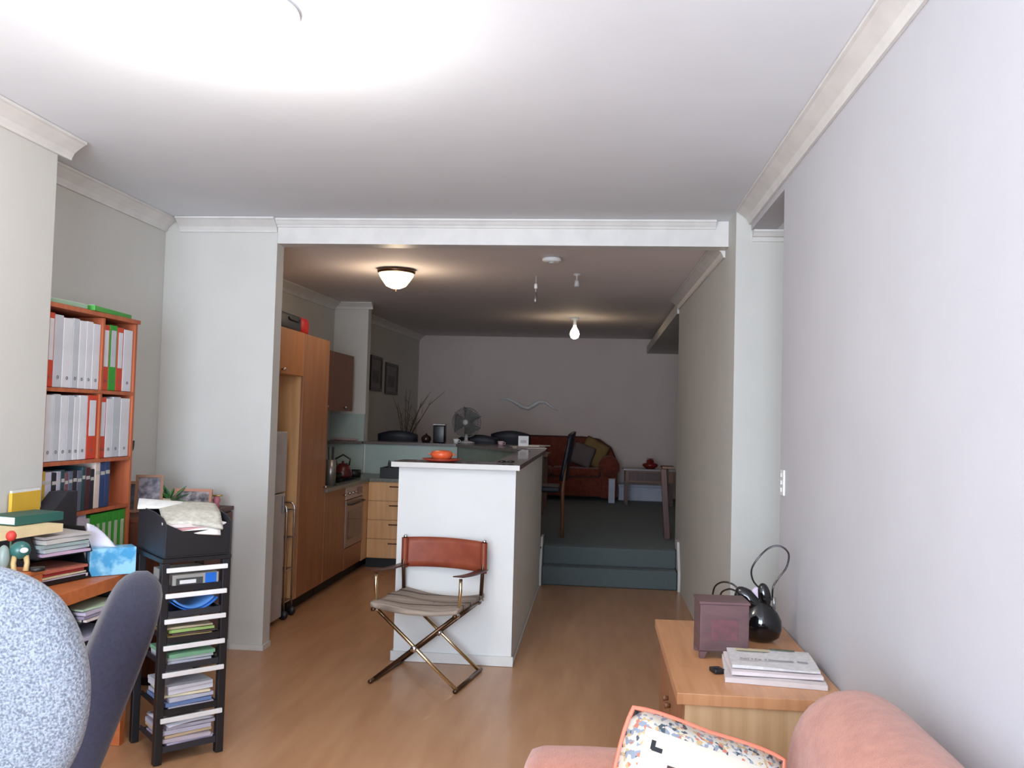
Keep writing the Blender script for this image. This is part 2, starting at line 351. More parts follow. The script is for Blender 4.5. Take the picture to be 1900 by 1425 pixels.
# suitcase on top
t = thing('holdall_bag', 'navy and red soft bag lying on top of the tall cupboard', 'bag', (-2.42, 6.34, 2.102), R(0))
MB().box(-0.15, -0.34, 0, 0.15, 0.10, 0.135, bev=0.03).build('bag_body', cm('navy_nylon', (36, 44, 56)), t, True)
MB().box(-0.15, 0.105, 0, 0.15, 0.30, 0.14, bev=0.045).build('end_pocket', cm('red_nylon', (176, 26, 34)), t, True)
MB().tube([(0.152, -0.2, 0.10), (0.158, -0.17, 0.085), (0.158, 0.02, 0.085), (0.152, 0.05, 0.10)], 0.006, 8).build('handle', black_m, t, True)
# base cabinets, left leg
t = thing('base_cabinet', 'beech base cabinet between pantry and oven', 'cabinet', (-2.5, 7.25, 0))
loc(MB().box(-2.795, 6.945, 0.1, XF-0.02, 7.535, 0.845).build('body', kit2_m, t), t)
loc(MB().box(-2.795, 6.945, 0.001, XF-0.07, 7.535, 0.099).build('plinth', kick_m, t), t)
dr = loc(MB().box(XF-0.019, 6.947, 0.11, XF, 7.533, 0.843, bev=0.002).build('door', kit2_m, t), t)
knob(dr, (XF, 7.47, 0.78))
t = thing('oven', 'built-in steel oven with dark glass door', 'oven', (-2.5, 7.83, 0))
loc(MB().box(-2.795, 7.54, 0.1, XF-0.01, 8.12, 0.845).build('housing', kit2_m, t), t)
loc(MB().box(-2.795, 7.54, 0.001, XF-0.07, 8.12, 0.099).build('plinth', kick_m, t), t)
loc(MB().box(XF-0.009, 7.545, 0.73, XF+0.004, 8.115, 0.842, bev=0.002).build('control_panel', cm('oven_panel', (196, 176, 168), 0.35), t), t)
loc(MB().box(XF+0.005, 7.90, 0.755, XF+0.008, 8.07, 0.815).build('display', cm('oven_display', (70, 24, 20), 0.2), t), t)
d_ = loc(MB().box(XF-0.009, 7.545, 0.30, XF+0.006, 8.115, 0.722, bev=0.002).build('oven_door', cm('oven_door', (150, 128, 116), 0.35, metal=0.2), t), t)
MB().box(XF+0.007, 7.62, 0.37, XF+0.010, 8.05, 0.62).build('window_glass', cm('oven_glass', (66, 56, 52), 0.08), d_)
MB().tube([(XF+0.008, 7.60, 0.685), (XF+0.035, 7.61, 0.685), (XF+0.035, 8.06, 0.685), (XF+0.008, 8.07, 0.685)], 0.008, 8).build('handle', blk2_m, d_, True)
for y in (7.60, 7.70, 7.80): knob(t, (0, 0, 0)).location = (XF+0.3+0.204+0-0.2-0.0, y-7.83, 0.785) if False else (0.304, y-7.83, 0.785)
loc(MB().box(XF-0.009, 7.545, 0.11, XF, 8.115, 0.292, bev=0.002).build('drawer', kit2_m, t), t)
t = thing('corner_post', 'pale beech corner filler between oven and drawers', 'cabinet', (-2.3, 8.2, 0))
loc(MB().box(-2.795, 8.125, 0.1, XF, 8.90, 0.845).build('panel', pine_m, t), t)
loc(MB().box(-2.795, 8.125, 0.001, XF-0.07, 8.88, 0.099).build('plinth', kick_m, t), t)
t = thing('drawer_unit', 'beech unit of four drawers facing the living room', 'cabinet', (-1.9, 8.6, 0))
loc(MB().box(XF+0.002, 8.32, 0.1, -1.52, 8.90, 0.845).build('body', kit_m, t), t)
loc(MB().box(XF-0.02, 8.37, 0.001, -1.22, 8.88, 0.099).build('plinth', kick_m, t), t)
for k in range(4):
    z0 = 0.108 + k*0.184
    d_ = loc(MB().box(XF+0.004, 8.30, z0, -1.522, 8.319, z0+0.180, bev=0.002).build('drawer', kit_m, t), t)
    MB().tube([(-1.98, 8.299, z0+0.14), (-1.98, 8.28, z0+0.14), (-1.86, 8.28, z0+0.14), (-1.86, 8.299, z0+0.14)], 0.006, 6).build('handle', darkwood_m, d_)
t = thing('sink_cabinet', 'beech cabinet behind the island wall', 'cabinet', (-0.9, 7, 0))
loc(MB().box(-1.19, 5.375, 0.1, -0.605, 8.25, 0.845).box(-1.51, 8.32, 0.1, -1.16, 8.55, 0.845).build('body', kit_m, t), t)
loc(MB().box(-1.13, 5.375, 0.001, -0.605, 8.25, 0.099).build('plinth', kick_m, t), t)
tag(MB().prism([(-2.795, 6.945), (XF+0.02, 6.945), (XF+0.02, 8.28), (-1.21, 8.28), (-1.21, 5.378), (-0.603, 5.378), (-0.603, 7.86), (-0.64, 7.90), (-1.43, 8.918), (-2.795, 8.918)], 0.847, 0.878).build('worktop', counter_m), 'grey stone worktop running round the kitchen', 'worktop')
# wall cupboards
def wallcup(y0, y1, label, ky):
    t = thing('wall_cupboard', label, 'cupboard', (-2.65, (y0+y1)/2, 1.53))
    loc(MB().box(-2.795, y0, 1.53, -2.52, y1, 2.09).build('body', kit2_m, t), t)
    d_ = loc(MB().box(-2.519, y0+0.002, 1.525, -2.50, y1-0.002, 2.092, bev=0.002).build('door', cm('dark_veneer', (140, 92, 66), 0.42, c2=(126, 80, 56), stretch=(9, 9, .6)), t), t)
    knob(d_, (-2.50, ky, 1.56), r=0.018)
wallcup(7.30, 8.00, 'dark veneer wall cupboard half hidden by the pantry', 7.82)
wallcup(8.004, 8.70, 'dark veneer wall cupboard nearest the pier', 8.40)
# cooktop things
t = thing('cooktop', 'black cooktop set in the worktop above the oven', 'cooktop', (-2.50, 7.83, 0.879))
MB().box(-0.24, -0.27, 0, 0.24, 0.27, 0.008, bev=0.002).build('glass', cm('cook_glass', (20, 20, 22), 0.1), t)
for x in (-0.12, 0.12):
    for y in (-0.13, 0.13): MB().lathe([(0.085, 0.009), (0.09, 0.016), (0.08, 0.018), (0.045, 0.014), (0.03, 0.022), (0, 0.022)], 20, c=(x, y, 0)).build('burner', black_m, t, True)
t = thing('kettle', 'dark red stovetop kettle on the cooktop', 'kettle', (-2.36, 7.96, 0.903))
MB().lathe([(0, 0), (0.085, 0), (0.09, 0.02), (0.075, 0.09), (0.04, 0.125), (0.012, 0.13), (0.012, 0.15), (0, 0.152)], 24).build('body', cm('dark_enamel', (84, 30, 32), 0.3), t, True)
MB().tube([(-0.06, 0, 0.11), (-0.07, 0, 0.17), (0, 0, 0.21), (0.07, 0, 0.17), (0.06, 0, 0.11)], 0.008, 8).build('handle', black_m, t, True)
MB().tube([(0, 0.07, 0.06), (0, 0.12, 0.10), (0, 0.14, 0.12)], [0.02, 0.012, 0.01], 8).build('spout', cm('dark_enamel', (84, 30, 32)), t, True)
t = thing('frying_pan', 'black frying pan lying on the cooktop', 'pan', (-2.40, 7.66, 0.903), R(100))
MB().lathe([(0, 0), (0.10, 0), (0.13, 0.05), (0.125, 0.05), (0.097, 0.006), (0, 0.006)], 28).build('pan_bowl', black_m, t, True)
MB().tube([(0.125, 0, 0.04), (0.20, 0, 0.06), (0.32, 0, 0.075)], 0.011, 8).build('handle', black_m, t, True)
t = thing('saucepan', 'small black saucepan at the corner of the worktop', 'pan', (-2.36, 8.33, 0.879), R(-150))
MB().lathe([(0, 0), (0.07, 0), (0.075, 0.07), (0.071, 0.07), (0.066, 0.005), (0, 0.005)], 24).build('pan_bowl', black_m, t, True)
MB().tube([(0.072, 0, 0.055), (0.13, 0, 0.07), (0.2, 0, 0.075)], 0.009, 8).build('handle', black_m, t, True)
t = thing('utensil_holder', 'tall grey steel utensil holder beside the pantry', 'holder', (-2.27, 7.30, 0.879))
MB().lathe([(0, 0), (0.045, 0), (0.045, 0.22), (0.041, 0.22), (0.041, 0.01), (0, 0.01)], 24).build('cylinder', steel_m, t, True)
for k, (a, b) in enumerate(((0.01, 0.02), (-0.02, 0.0), (0.015, -0.02))): MB().tube([(a*.6, b*.6, 0.02), (a*1.3, b*1.3, 0.33)], [0.005, 0.006], 6).build('utensil', black_m, t)
t = thing('dish_rack', 'black dish rack filled on the back worktop', 'rack', (-1.86, 8.50, 0.879))
mb = MB(); mb.box(-0.24, -0.15, 0, 0.24, 0.15, 0.02).box(-0.24, -0.15, 0.02, -0.225, 0.15, 0.10).box(0.225, -0.15, 0.02, 0.24, 0.15, 0.10).box(-0.225, -0.15, 0.02, 0.225, -0.138, 0.10).box(-0.225, 0.138, 0.02, 0.225, 0.15, 0.10); mb.build('tray', black_m, t)
for k in range(6): MB().lathe([(0, -0.004), (0.05, -0.004), (0.075, 0.006), (0.073, 0.010), (0.045, 0.0), (0, 0.0)], 20, M=Matrix.Translation((-0.18+k*0.06, 0.0, 0.095)) @ Matrix.Rotation(R(80), 4, 'Y')).build('plate', cm('dark_plate', (40, 40, 46), 0.3), t, True)
t = thing('shallow_dish', 'pale pinkish flat dish on the ledge under the wall cupboard', 'dish', (-2.62, 8.885, 1.216))
MB().lathe([(0, 0), (0.10, 0), (0.15, 0.022), (0.145, 0.025), (0.098, 0.006), (0, 0.006)], 28, sy=0.24).build('dish_body', cm('pink_ceramic', (196, 160, 158), 0.3), t, True)
# ------------------------------------------------------------------ things on the bar
BZ = 1.216
t = thing('orange_bowl', 'orange lidded bowl on the near end of the bar', 'bowl', (-0.955, 5.36, BZ+0.012))
MB().lathe([(0, 0), (0.05, 0), (0.065, 0.02), (0.070, 0.035), (0.062, 0.05), (0.035, 0.058), (0, 0.06)], 28).build('bowl_body', cm('orange_glaze', (226, 98, 54), 0.35), t, True)
for sx in (-1, 1): MB().tube([(sx*0.066, 0, 0.034), (sx*0.082, 0, 0.034), (sx*0.088, 0, 0.030)], [0.010, 0.008, 0.005], 8, flat=0.5).build('lug', cm('orange_glaze', (226, 98, 54)), t, True)
tag(MB().lathe([(0, 0), (0.08, 0), (0.125, 0.014), (0.123, 0.018), (0.08, 0.007), (0, 0.007)], 32).build('plate', cm('red_glaze', (176, 66, 48), 0.3), loc=(-0.955, 5.36, BZ+0.001), smooth=True), 'dark red plate under the orange bowl', 'plate')
t = thing('sunglasses', 'small dark folded sunglasses near the right corner of the bar', 'glasses', (-0.545, 5.36, BZ+0.001), R(20))
for sx in (-1, 1): MB().lathe([(0, 0), (0.02, 0.002), (0.024, 0.008), (0.02, 0.014), (0, 0.016)], 16, c=(sx*0.028, 0, 0.004), sy=0.7).build('lens', black_m, t, True)
MB().tube([(-0.05, 0, 0.01), (-0.05, 0.05, 0.006), (0.05, 0.05, 0.006), (0.05, 0, 0.01)], 0.003, 6).build('temple', black_m, t)
t = thing('black_canister', 'black square-sided canister with pale rim on the back bar', 'canister', (-1.655, 9.12, BZ))
MB().box(-0.062, -0.062, 0, 0.062, 0.062, 0.185, bev=0.010).build('body', cm('black_navy', (16, 18, 26), 0.35), t, True)
MB().box(-0.066, -0.066, 0.186, 0.066, 0.066, 0.198, bev=0.003).build('rim', steel_m, t)
t = thing('dark_jar', 'small round dark jar left of the black canister', 'jar', (-1.80, 9.12, BZ))
MB().lathe([(0, 0), (0.04, 0), (0.055, 0.03), (0.05, 0.06), (0.02, 0.08), (0.01, 0.083), (0.012, 0.095), (0, 0.098)], 24).build('body', cm('brown_glass', (46, 28, 26), 0.25), t, True)
t = thing('desk_fan', 'grey round desk fan standing on the back bar', 'fan', (-1.38, 9.20, BZ), R(-8))
MB().lathe([(0, 0), (0.09, 0), (0.095, 0.012), (0.05, 0.024), (0.02, 0.03), (0.016, 0.10), (0, 0.10)], 28).build('base', fridge_m, t, True)
mt = MB().lathe([(0, 0), (0.05, 0.0), (0.052, 0.05), (0.035, 0.10), (0, 0.11)], 20, M=Matrix.Translation((0, 0.03, 0.225)) @ Matrix.Rotation(R(-90), 4, 'X')).build('motor', cm('fan_grey', (130, 128, 124)), t, True)
for k in range(3):
    a = k*2*pi/3+0.5
    Mx = Matrix.Translation((0, 0.0, 0.225)) @ Matrix.Rotation(a, 4, 'Y')
    mb = MB(); mb.grid(lambda u, v: Mx @ Vector(((v-0.5)*0.15*(0.5+u), 0.012*(v-0.5)*2, 0.02+u*0.115)), 5, 4, 0.002); mb.build('blade', cm('fan_blade', (84, 84, 82), 0.5), t, True)
def ringY(r, y, tr, n=36): return [(r*cos(2*pi*k/n), y, 0.225+r*sin(2*pi*k/n)) for k in range(n)]
g = MB()
for y, rr in ((-0.035, (0.05, 0.10, 0.135)), (0.035, (0.06, 0.12))):
    for r in rr: g.tube(ringY(r, y, 0), 0.0022, 5, closed=True)
g.tube(ringY(0.158, 0.0, 0), 0.006, 6, closed=True)
for k in range(40):
    a = 2*pi*k/40; c_, s_ = cos(a), sin(a)
    g.tube([(0.03*c_, -0.045, 0.225+0.03*s_), (0.10*c_, -0.04, 0.225+0.10*s_), (0.158*c_, 0, 0.225+0.158*s_), (0.11*c_, 0.035, 0.225+0.11*s_), (0.045*c_, 0.045, 0.225+0.045*s_)], 0.0026, 4)
g.build('wire_guard', cm('guard_wire', (112, 110, 106), 0.5), t)
MB().lathe([(0, 0), (0.03, 0), (0.028, 0.008), (0, 0.01)], 20, M=Matrix.Translation((0, -0.046, 0.225)) @ Matrix.Rotation(R(90), 4, 'X')).build('hub_cap', fridge_m, t, True)
t = thing('white_cup', 'small white cup in front of the desk fan', 'cup', (-1.46, 9.02, BZ))
MB().lathe([(0, 0), (0.022, 0), (0.032, 0.05), (0.029, 0.05), (0.019, 0.005), (0, 0.005)], 20).build('body', white_m, t, True)
MB().tube([(0.03, 0, 0.04), (0.045, 0, 0.036), (0.044, 0, 0.018), (0.026, 0, 0.012)], 0.004, 6).build('handle', white_m, t, True)
t = thing('white_carton', 'small white carton standing on papers at the far bar end', 'carton', (-0.70, 8.45, BZ+0.012), R(8))
MB().box(-0.05, -0.03, 0, 0.05, 0.03, 0.10, bev=0.003).build('box_body', white_m, t)
MB().box(-0.03, -0.0315, 0.03, 0.03, -0.0305, 0.06).build('printed_label', cm('pale_print', (190, 190, 200)), t)
for k, (x, y, a, c_) in enumerate(((-0.72, 8.45, 12, (206, 196, 176)), (-0.585, 8.55, -20, (222, 218, 206)), (-0.60, 8.20, 25, (196, 186, 180)))):
    tag(MB().box(-0.10, -0.14, 0, 0.10, 0.14, 0.010, bev=0.002).build('loose_paper', cm('paper_%d' % k, c_), loc=(x, y, BZ+0.001 if k != 1 else BZ+0.0125), rot=(0, 0, R(a))), ['cream papers under the white carton on the bar', 'white folded papers right of the carton on the bar', 'greyish papers lying nearest on the far bar end'][k], 'papers')
t = thing('pink_cup', 'small pale pink cup between the dark chair backs and carton', 'cup', (-0.96, 8.80, BZ))
MB().lathe([(0, 0), (0.025, 0), (0.034, 0.045), (0.03, 0.045), (0.02, 0.004), (0, 0.004)], 20).build('body', cm('pale_pink', (206, 176, 178)), t, True)
MB().tube([(0.03, 0, 0.036), (0.046, 0, 0.032), (0.045, 0, 0.016), (0.027, 0, 0.012)], 0.004, 6).build('handle', cm('pale_pink', (206, 176, 178)), t, True)

# ------------------------------------------------------------------ far room
FZ = 0.336
def dining_chair(loc_, rz, label, bh=1.0):
    t = thing('dining_chair', label, 'chair', loc_, rz, 'dark dining chairs in the far room')
    navy = cm('dark_navy_pad', (22, 24, 36), 0.55)
    MB().box(-0.22, -0.22, 0.44, 0.22, 0.21, 0.50, bev=0.02).build('seat', navy, t, True)
    b = MB()
    def fb(u, v):
        x = (u-0.5)*0.44; z = 0.56+v*(bh-0.56+0.0) - 0.04*(2*u-1)**2*v
        return Vector((x, 0.20+0.08*v+0.05*(1-(2*u-1)**2), z))
    b.grid(fb, 8, 6, 0.03); b.build('backrest', navy, t, True)
    for sx in (-1, 1):
        MB().tube([(sx*0.19, -0.19, 0.439), (sx*0.20, -0.21, 0.002)], [0.02, 0.015], 8).build('leg', midwood_m, t, True)
        MB().tube([(sx*0.20, 0.27, bh-0.15), (sx*0.19, 0.235, 0.46), (sx*0.20, 0.24, 0.002)], [0.014, 0.02, 0.015], 8).build('leg', midwood_m, t, True)
    MB().tube([(-0.19, -0.2, 0.2), (0.19, -0.2, 0.2)], 0.01, 6).tube([(-0.19, 0.235, 0.2), (0.19, 0.235, 0.2)], 0.01, 6).build('stretcher', midwood_m, t)
    return t
dining_chair((-1.25, 9.68, FZ), R(176), 'dark chair back showing over the bar, left of its taller pair', 0.975)
dining_chair((-0.99, 10.22, FZ), R(4) + pi, 'dark chair back showing over the bar just behind the white carton', 1.02)
dining_chair((-2.27, 10.0, FZ), R(185), 'dark chair back showing over the bar under the wall pictures', 0.99)
dining_chair((-0.55, 8.75, FZ), R(-88), 'dark high-backed wooden-legged chair seen side-on beside the bar end', 1.05)
t = thing('dining_table', 'mid-brown dining table behind the bar', 'table', (-1.35, 10.95, FZ))
MB().box(-0.95, -0.42, 0.70, 0.78, 0.42, 0.735, bev=0.004).build('tabletop', midwood_m, t)
for sx in (-0.88, 0.71):
    for sy in (-0.36, 0.36): MB().box(sx-0.03, sy-0.03, 0.002, sx+0.03, sy+0.03, 0.699, bev=0.004).build('leg', midwood_m, t)
MB().box(-0.85, -0.34, 0.62, 0.68, -0.32, 0.699).box(-0.85, 0.32, 0.62, 0.68, 0.34, 0.699).build('apron', midwood_m, t)
# rust sofa
t = thing('rust_sofa', 'rust red fabric sofa against the far wall', 'sofa', (-0.62, 12.9, FZ))
def soft(mb, name, m_, par, sub=1, **k): return mb.build(name, m_, par, True, sub, **k)
MB().box(-0.93, -0.36, 0.06, 0.93, 0.30, 0.34, bev=0.03).build('base', sofa_red, t, True)
MB().box(-0.70, -0.42, 0.345, -0.003, 0.12, 0.47, bev=0.05).build('seat_cushion', sofa_red, t, True)
MB().box(0.003, -0.42, 0.345, 0.70, 0.12, 0.47, bev=0.05).build('seat_cushion', sofa_red, t, True)
bk = [(-0.92, 0.10), (0.92, 0.10), (0.92, 0.60), (0.85, 0.76), (0.68, 0.87), (0.45, 0.90), (-0.45, 0.90), (-0.68, 0.87), (-0.85, 0.76), (-0.92, 0.60)]
MB().prism(bk, 0.13, 0.42, axis='y').build('backrest', sofa_red, t)
MB().tube([(-0.93, 0.12, 0.60), (-0.86, 0.12, 0.76), (-0.68, 0.12, 0.88), (-0.45, 0.12, 0.91), (0.45, 0.12, 0.91), (0.68, 0.12, 0.88), (0.86, 0.12, 0.76), (0.93, 0.12, 0.60)], 0.012, 6).build('piping', cm('dark_rust', (70, 26, 20)), t, True)
for sx in (-1, 1):
    MB().box(sx*0.83-0.12, -0.44, 0.05, sx*0.83+0.12, 0.12, 0.50, bev=0.03).tube([(sx*0.83, -0.45, 0.50), (sx*0.83, 0.12, 0.50)], 0.15, 20).build('armrest', sofa_red, t, True)
    MB().lathe([(0.03, 0), (0.03, 0.058), (0, 0.058), (0, 0)], 12, c=(sx*0.85, -0.3, 0.001)).build('foot', black_m, t)
def cushion(name, label, m_, loc_, rot, w, h=None, d=0.12, piping=None):
    h = h or w
    o = thing(name, label, 'cushion', loc_); o.rotation_euler = rot
    mb = MB(); n = 12
    def f(u, v, s):
        x, y = 2*u-1, 2*v-1
        b = max(0, (1-x**4)*(1-y**4))**0.5
        k = 1-0.045*(1-abs(x*y))*(abs(x)**6+abs(y)**6)-0.06*(x*y)**4
        return Vector((x*w/2*k, s*b*d/2, y*h/2*k))
    for s in (-1, 1):
        mb.grid(lambda u, v: f(u, v, s), n, n)
    bmesh.ops.remove_doubles(mb.b, verts=mb.b.verts, dist=1e-5)
    mb.build('cushion_cover', m_, o, True)
    if piping:
        pts = []
        for k in range(48):
            q = k/12.0; e = int(q); r_ = q-e
            u, v = [(r_, 0), (1, r_), (1-r_, 1), (0, 1-r_)][e]
            pts.append(f(u, v, 1))
        MB().tube(pts, 0.006, 6, closed=True).build('piping', piping, o, True)
    return o
cushion('scatter_cushion', 'ochre yellow cushion leaning on the back of the rust sofa', cm('ochre', (138, 110, 66), 0.9), (-0.02, 12.92, 1.02), (R(-14), R(28), 0), 0.40)
cushion('scatter_cushion', 'grey cushion leaning in front of the yellow one', cm('grey_cushion', (112, 100, 100), 0.9), (-0.18, 12.80, 0.985), (R(-16), R(20), 0), 0.34)
t = thing('white_box', 'small white panel box standing at the sofa front corner', 'box', (0.25, 12.36, FZ), 0)
MB().box(-0.045, -0.03, 0.001, 0.045, 0.03, 0.33, bev=0.004).build('box_body', cm('bluish_white', (196, 200, 214)), t)
MB().box(-0.047, -0.032, 0.331, 0.047, 0.032, 0.345, bev=0.003).build('box_lid', cm('bluish_white', (196, 200, 214)), t)
# side table with red bowl
t = thing('side_table', 'brown side table with pale top by the far wall', 'table', (0.70, 12.35, FZ))
MB().box(-0.30, -0.22, 0.48, 0.42, 0.22, 0.505, bev=0.003).build('tabletop', cm('table_top', (150, 140, 136), 0.3), t)
MB().box(-0.27, -0.19, 0.32, 0.39, 0.19, 0.479).build('apron', midwood_m, t)
MB().box(-0.22, -0.197, 0.345, 0.22, -0.191, 0.455, bev=0.002).build('drawer', darkwood_m, t)
for sx in (-0.25, 0.37):
    for sy in (-0.17, 0.17): MB().box(sx-0.022, sy-0.022, 0.002, sx+0.022, sy+0.022, 0.319).build('leg', darkwood_m, t)
t = thing('red_bowl', 'dark red lidded bowl on the far side table', 'bowl', (0.78, 12.33, FZ+0.506))
MB().lathe([(0, 0), (0.06, 0), (0.11, 0.04), (0.105, 0.065), (0.055, 0.08), (0.05, 0.12), (0, 0.13)], 28).build('bowl_body', cm('dark_red', (120, 34, 32), 0.35), t, True)
MB().lathe([(0.052, 0.131), (0.056, 0.134), (0.03, 0.142), (0, 0.144)], 20).build('lid', cm('dark_red', (120, 34, 32)), t, True)
t = thing('storage_box', 'long low white box on the floor under the side table', 'box', (0.70, 12.98, FZ))
MB().box(-0.34, -0.15, 0.001, 0.36, 0.15, 0.20, bev=0.006).build('box_body', cm('bluish_white', (196, 200, 214)), t)
MB().box(-0.35, -0.16, 0.201, 0.37, 0.16, 0.235, bev=0.005).build('box_lid', cm('bluish_white', (196, 200, 214)), t)
# tall dark post by corridor end
t = thing('wooden_stand', 'narrow dark wooden stand at the far end of the corridor wall', 'stand', (0.735, 8.75, FZ))
MB().box(-0.028, -0.02, 0.002, 0.030, 0.02, 0.70, bev=0.004, M=Matrix.Rotation(R(-4), 4, 'Y')).build('post', darkwood_m, t)
MB().box(-0.06, -0.03, 0.702, 0.06, 0.25, 0.722, bev=0.003).build('top_board', midwood_m, t)
MB().box(-0.02, 0.20, 0.002, 0.02, 0.24, 0.70, bev=0.004).build('post', darkwood_m, t)
# pictures on the far left wall
def picture(y0, y1, z0, z1, label):
    t = thing('picture_frame', label, 'picture', (-2.798, (y0+y1)/2, z0), 0)
    w = (y1-y0)/2; h = z1-z0; f = 0.035
    dk = cm('dark_frame', (40, 30, 28), 0.4)
    MB().box(0, -w, 0, 0.02, w, f).box(0, -w, h-f, 0.02, w, h).box(0, -w, f, 0.02, -w+f, h-f).box(0, w-f, f, 0.02, w, h-f).build('frame', dk, t)
    MB().box(0, -w+f, f, 0.006, w-f, h-f).build('mount', cm('grey_mount', (120, 114, 112)), t)
    MB().box(0.0065, -w*0.55, h*0.22, 0.008, w*0.55, h*0.60).build('print', cm('muted_print', (96, 84, 84), c2=(70, 66, 72), scale=14), t)
picture(11.22, 11.92, 1.78, 2.20, 'dark framed picture nearer the far corner')
picture(10.45, 11.02, 1.80, 2.24, 'dark framed picture partly behind the pier')
# vase with dry branches
t = thing('branch_vase', 'floor vase of dry brown branches in the dim left corner', 'vase', (-2.52, 11.3, FZ))
MB().lathe([(0, 0), (0.09, 0), (0.13, 0.2), (0.12, 0.45), (0.06, 0.62), (0.075, 0.70), (0.065, 0.70), (0.05, 0.62), (0, 0.6)], 24).build('vase', cm('dark_clay', (60, 46, 36)), t, True)
random.seed(5)
for k in range(11):
    a = random.uniform(-0.3, 1.0); L = random.uniform(0.5, 0.95); c_ = random.uniform(-0.2, 0.2)
    pts = [(0, 0, 0.6), (a*0.12, c_*0.3, 0.6+L*0.4), (a*0.34, c_*0.7, 0.6+L*0.8), (a*0.55, c_, 0.6+L)]
    mb = MB(); mb.tube(pts, [0.006, 0.005, 0.004, 0.002], 5)
    for q in range(3):
        s = 0.3+q*0.22; x = a*0.5*s; z = 0.6+L*(0.35+s*0.6)
        mb.tube([(x*0.9, c_*s, z), (x*0.9+random.uniform(-.1, .1), c_*s+0.03, z+0.10)], [0.003, 0.001], 4)
    mb.build('branch', cm('dry_branch', (88, 62, 40), 0.8), t)
# gull-shaped wall ornament
pts = [(-1.00, 1.63), (-0.86, 1.64), (-0.74, 1.59), (-0.62, 1.52), (-0.52, 1.50), (-0.42, 1.56), (-0.34, 1.61), (-0.24, 1.60), (-0.14, 1.53), (-0.03, 1.47)]
X_ = lambda x: x*0.95-0.55
mb = MB(); mb.tube([(X_(x), 13.37, z+0.16) for x, z in pts], [0.004, 0.022, 0.028, 0.03, 0.034, 0.036, 0.03, 0.026, 0.02, 0.004], 8)
tag(mb.build('wall_ornament', cm('ornament_grey', (226, 224, 222), 0.5), smooth=True), 'pale curved wing-shaped ornament on the far wall', 'ornament')

# ------------------------------------------------------------------ director's chair
t = thing('director_chair', "folding director's chair with tan leather back and striped seat", 'chair', (-0.93, 4.945, 0), R(-10.5)); t.scale = (0.965, 0.965, 0.965)
def ctube(pts, r, name='leg', m_=brass_m, par=None, n=10): return MB().tube(pts, r, n).build(name, m_, par or t, True)
for y in (-0.205, 0.20):
    ctube([(0.26, y, 0.015), (-0.25, y, 0.43)], 0.011)
    ctube([(-0.26, y+0.024, 0.015), (0.25, y+0.024, 0.43)], 0.011, m_=bronze_m)
    MB().lathe([(0, -0.006), (0.018, -0.006), (0.018, 0.006), (0, 0.006)], 14, M=Matrix.Translation((0, y-0.018, 0.222)) @ Matrix.Rotation(R(90), 4, 'X')).build('pivot', chrome_m, t, True)
for sx in (-1, 1):
    ctube([(sx*0.26, -0.235, 0.013), (sx*0.26, 0.24, 0.013)], 0.012, 'foot_rail', bronze_m)
    ctube([(sx*0.25, -0.25, 0.43), (sx*0.25, 0.25, 0.43)], 0.012, 'seat_rail', bronze_m)
    for y in (-0.20, 0.205): MB().lathe([(0, -0.016), (0.017, -0.014), (0.02, 0), (0.017, 0.014), (0, 0.016)], 12, M=Matrix.Translation((sx*0.25, y-0.012, 0.43)) @ Matrix.Rotation(R(90), 4, 'X')).build('joint', chrome_m, t, True)
    ctube([(sx*0.255, -0.19, 0.445), (sx*0.262, -0.19, 0.56), (sx*0.262, -0.19, 0.632)], 0.010, 'arm_post', brass_m)
    ctube([(sx*0.255, 0.215, 0.445), (sx*0.262, 0.215, 0.62), (sx*0.262, 0.235, 0.785)], 0.012, 'back_post', bronze_m)
    ar = MB(); ar.grid(lambda u, v: Vector((sx*0.262 + (v-0.5)*0.060, -0.24+u*0.47, 0.650-0.035*u-0.008*sin(pi*u))), 8, 3, 0.006); ar.build('armrest', cm('dark_leather', (74, 40, 32), 0.4), t, True)
    MB().lathe([(0, 0), (0.013, 0), (0.013, 0.02), (0, 0.026)], 12, c=(sx*0.262, 0.235, 0.778)).build('post_cap', chrome_m, t, True)
def fseat(u, v):
    x = (u-0.5)*0.53; y = (v-0.5)*0.50
    sag = -0.028*(1-(2*u-1)**2)
    return x, y, sag
def stripe_mat():
    M = mat('kilim_seat', (150, 136, 122), 0.9, c2=(128, 114, 102), scale=40, bump=0.4)
    N = M.node_tree; b = N.nodes['Principled BSDF']
    tc = N.nodes.new('ShaderNodeTexCoord'); wv = N.nodes.new('ShaderNodeTexWave'); wv.wave_type = 'BANDS'; wv.bands_direction = 'Y'
    wv.inputs['Scale'].default_value = 2.2; wv.inputs['Distortion'].default_value = 3.0; wv.inputs['Detail'].default_value = 1.5; wv.inputs['Detail Scale'].default_value = 1.2
    cr = N.nodes.new('ShaderNodeValToRGB'); e = cr.color_ramp.elements
    e[0].position = 0.0; e[0].color = srgb((92, 76, 70)); e[1].position = 0.16; e[1].color = srgb((166, 150, 134))
    x = cr.color_ramp.elements.new(0.6); x.color = srgb((148, 134, 122)); x = cr.color_ramp.elements.new(1.0); x.color = srgb((170, 154, 140))
    N.links.new(tc.outputs['Object'], wv.inputs[0]); N.links.new(wv.outputs[0], cr.inputs[0]); N.links.new(cr.outputs[0], b.inputs['Base Color'])
    return M
sm = stripe_mat()
mb = MB(); nu = 22
top = lambda u, v: Vector((fseat(u, v)[0], fseat(u, v)[1], 0.470+fseat(u, v)[2] + 0.010*sin(v*14+u*5)*0.5 + 0.010*min(1, 6*min(v, 1-v), 6*min(u, 1-u))))
bot = lambda u, v: Vector((fseat(u, v)[0], fseat(u, v)[1], 0.446+fseat(u, v)[2]))
mb.grid(top, nu, nu); mb.grid(bot, nu, nu)
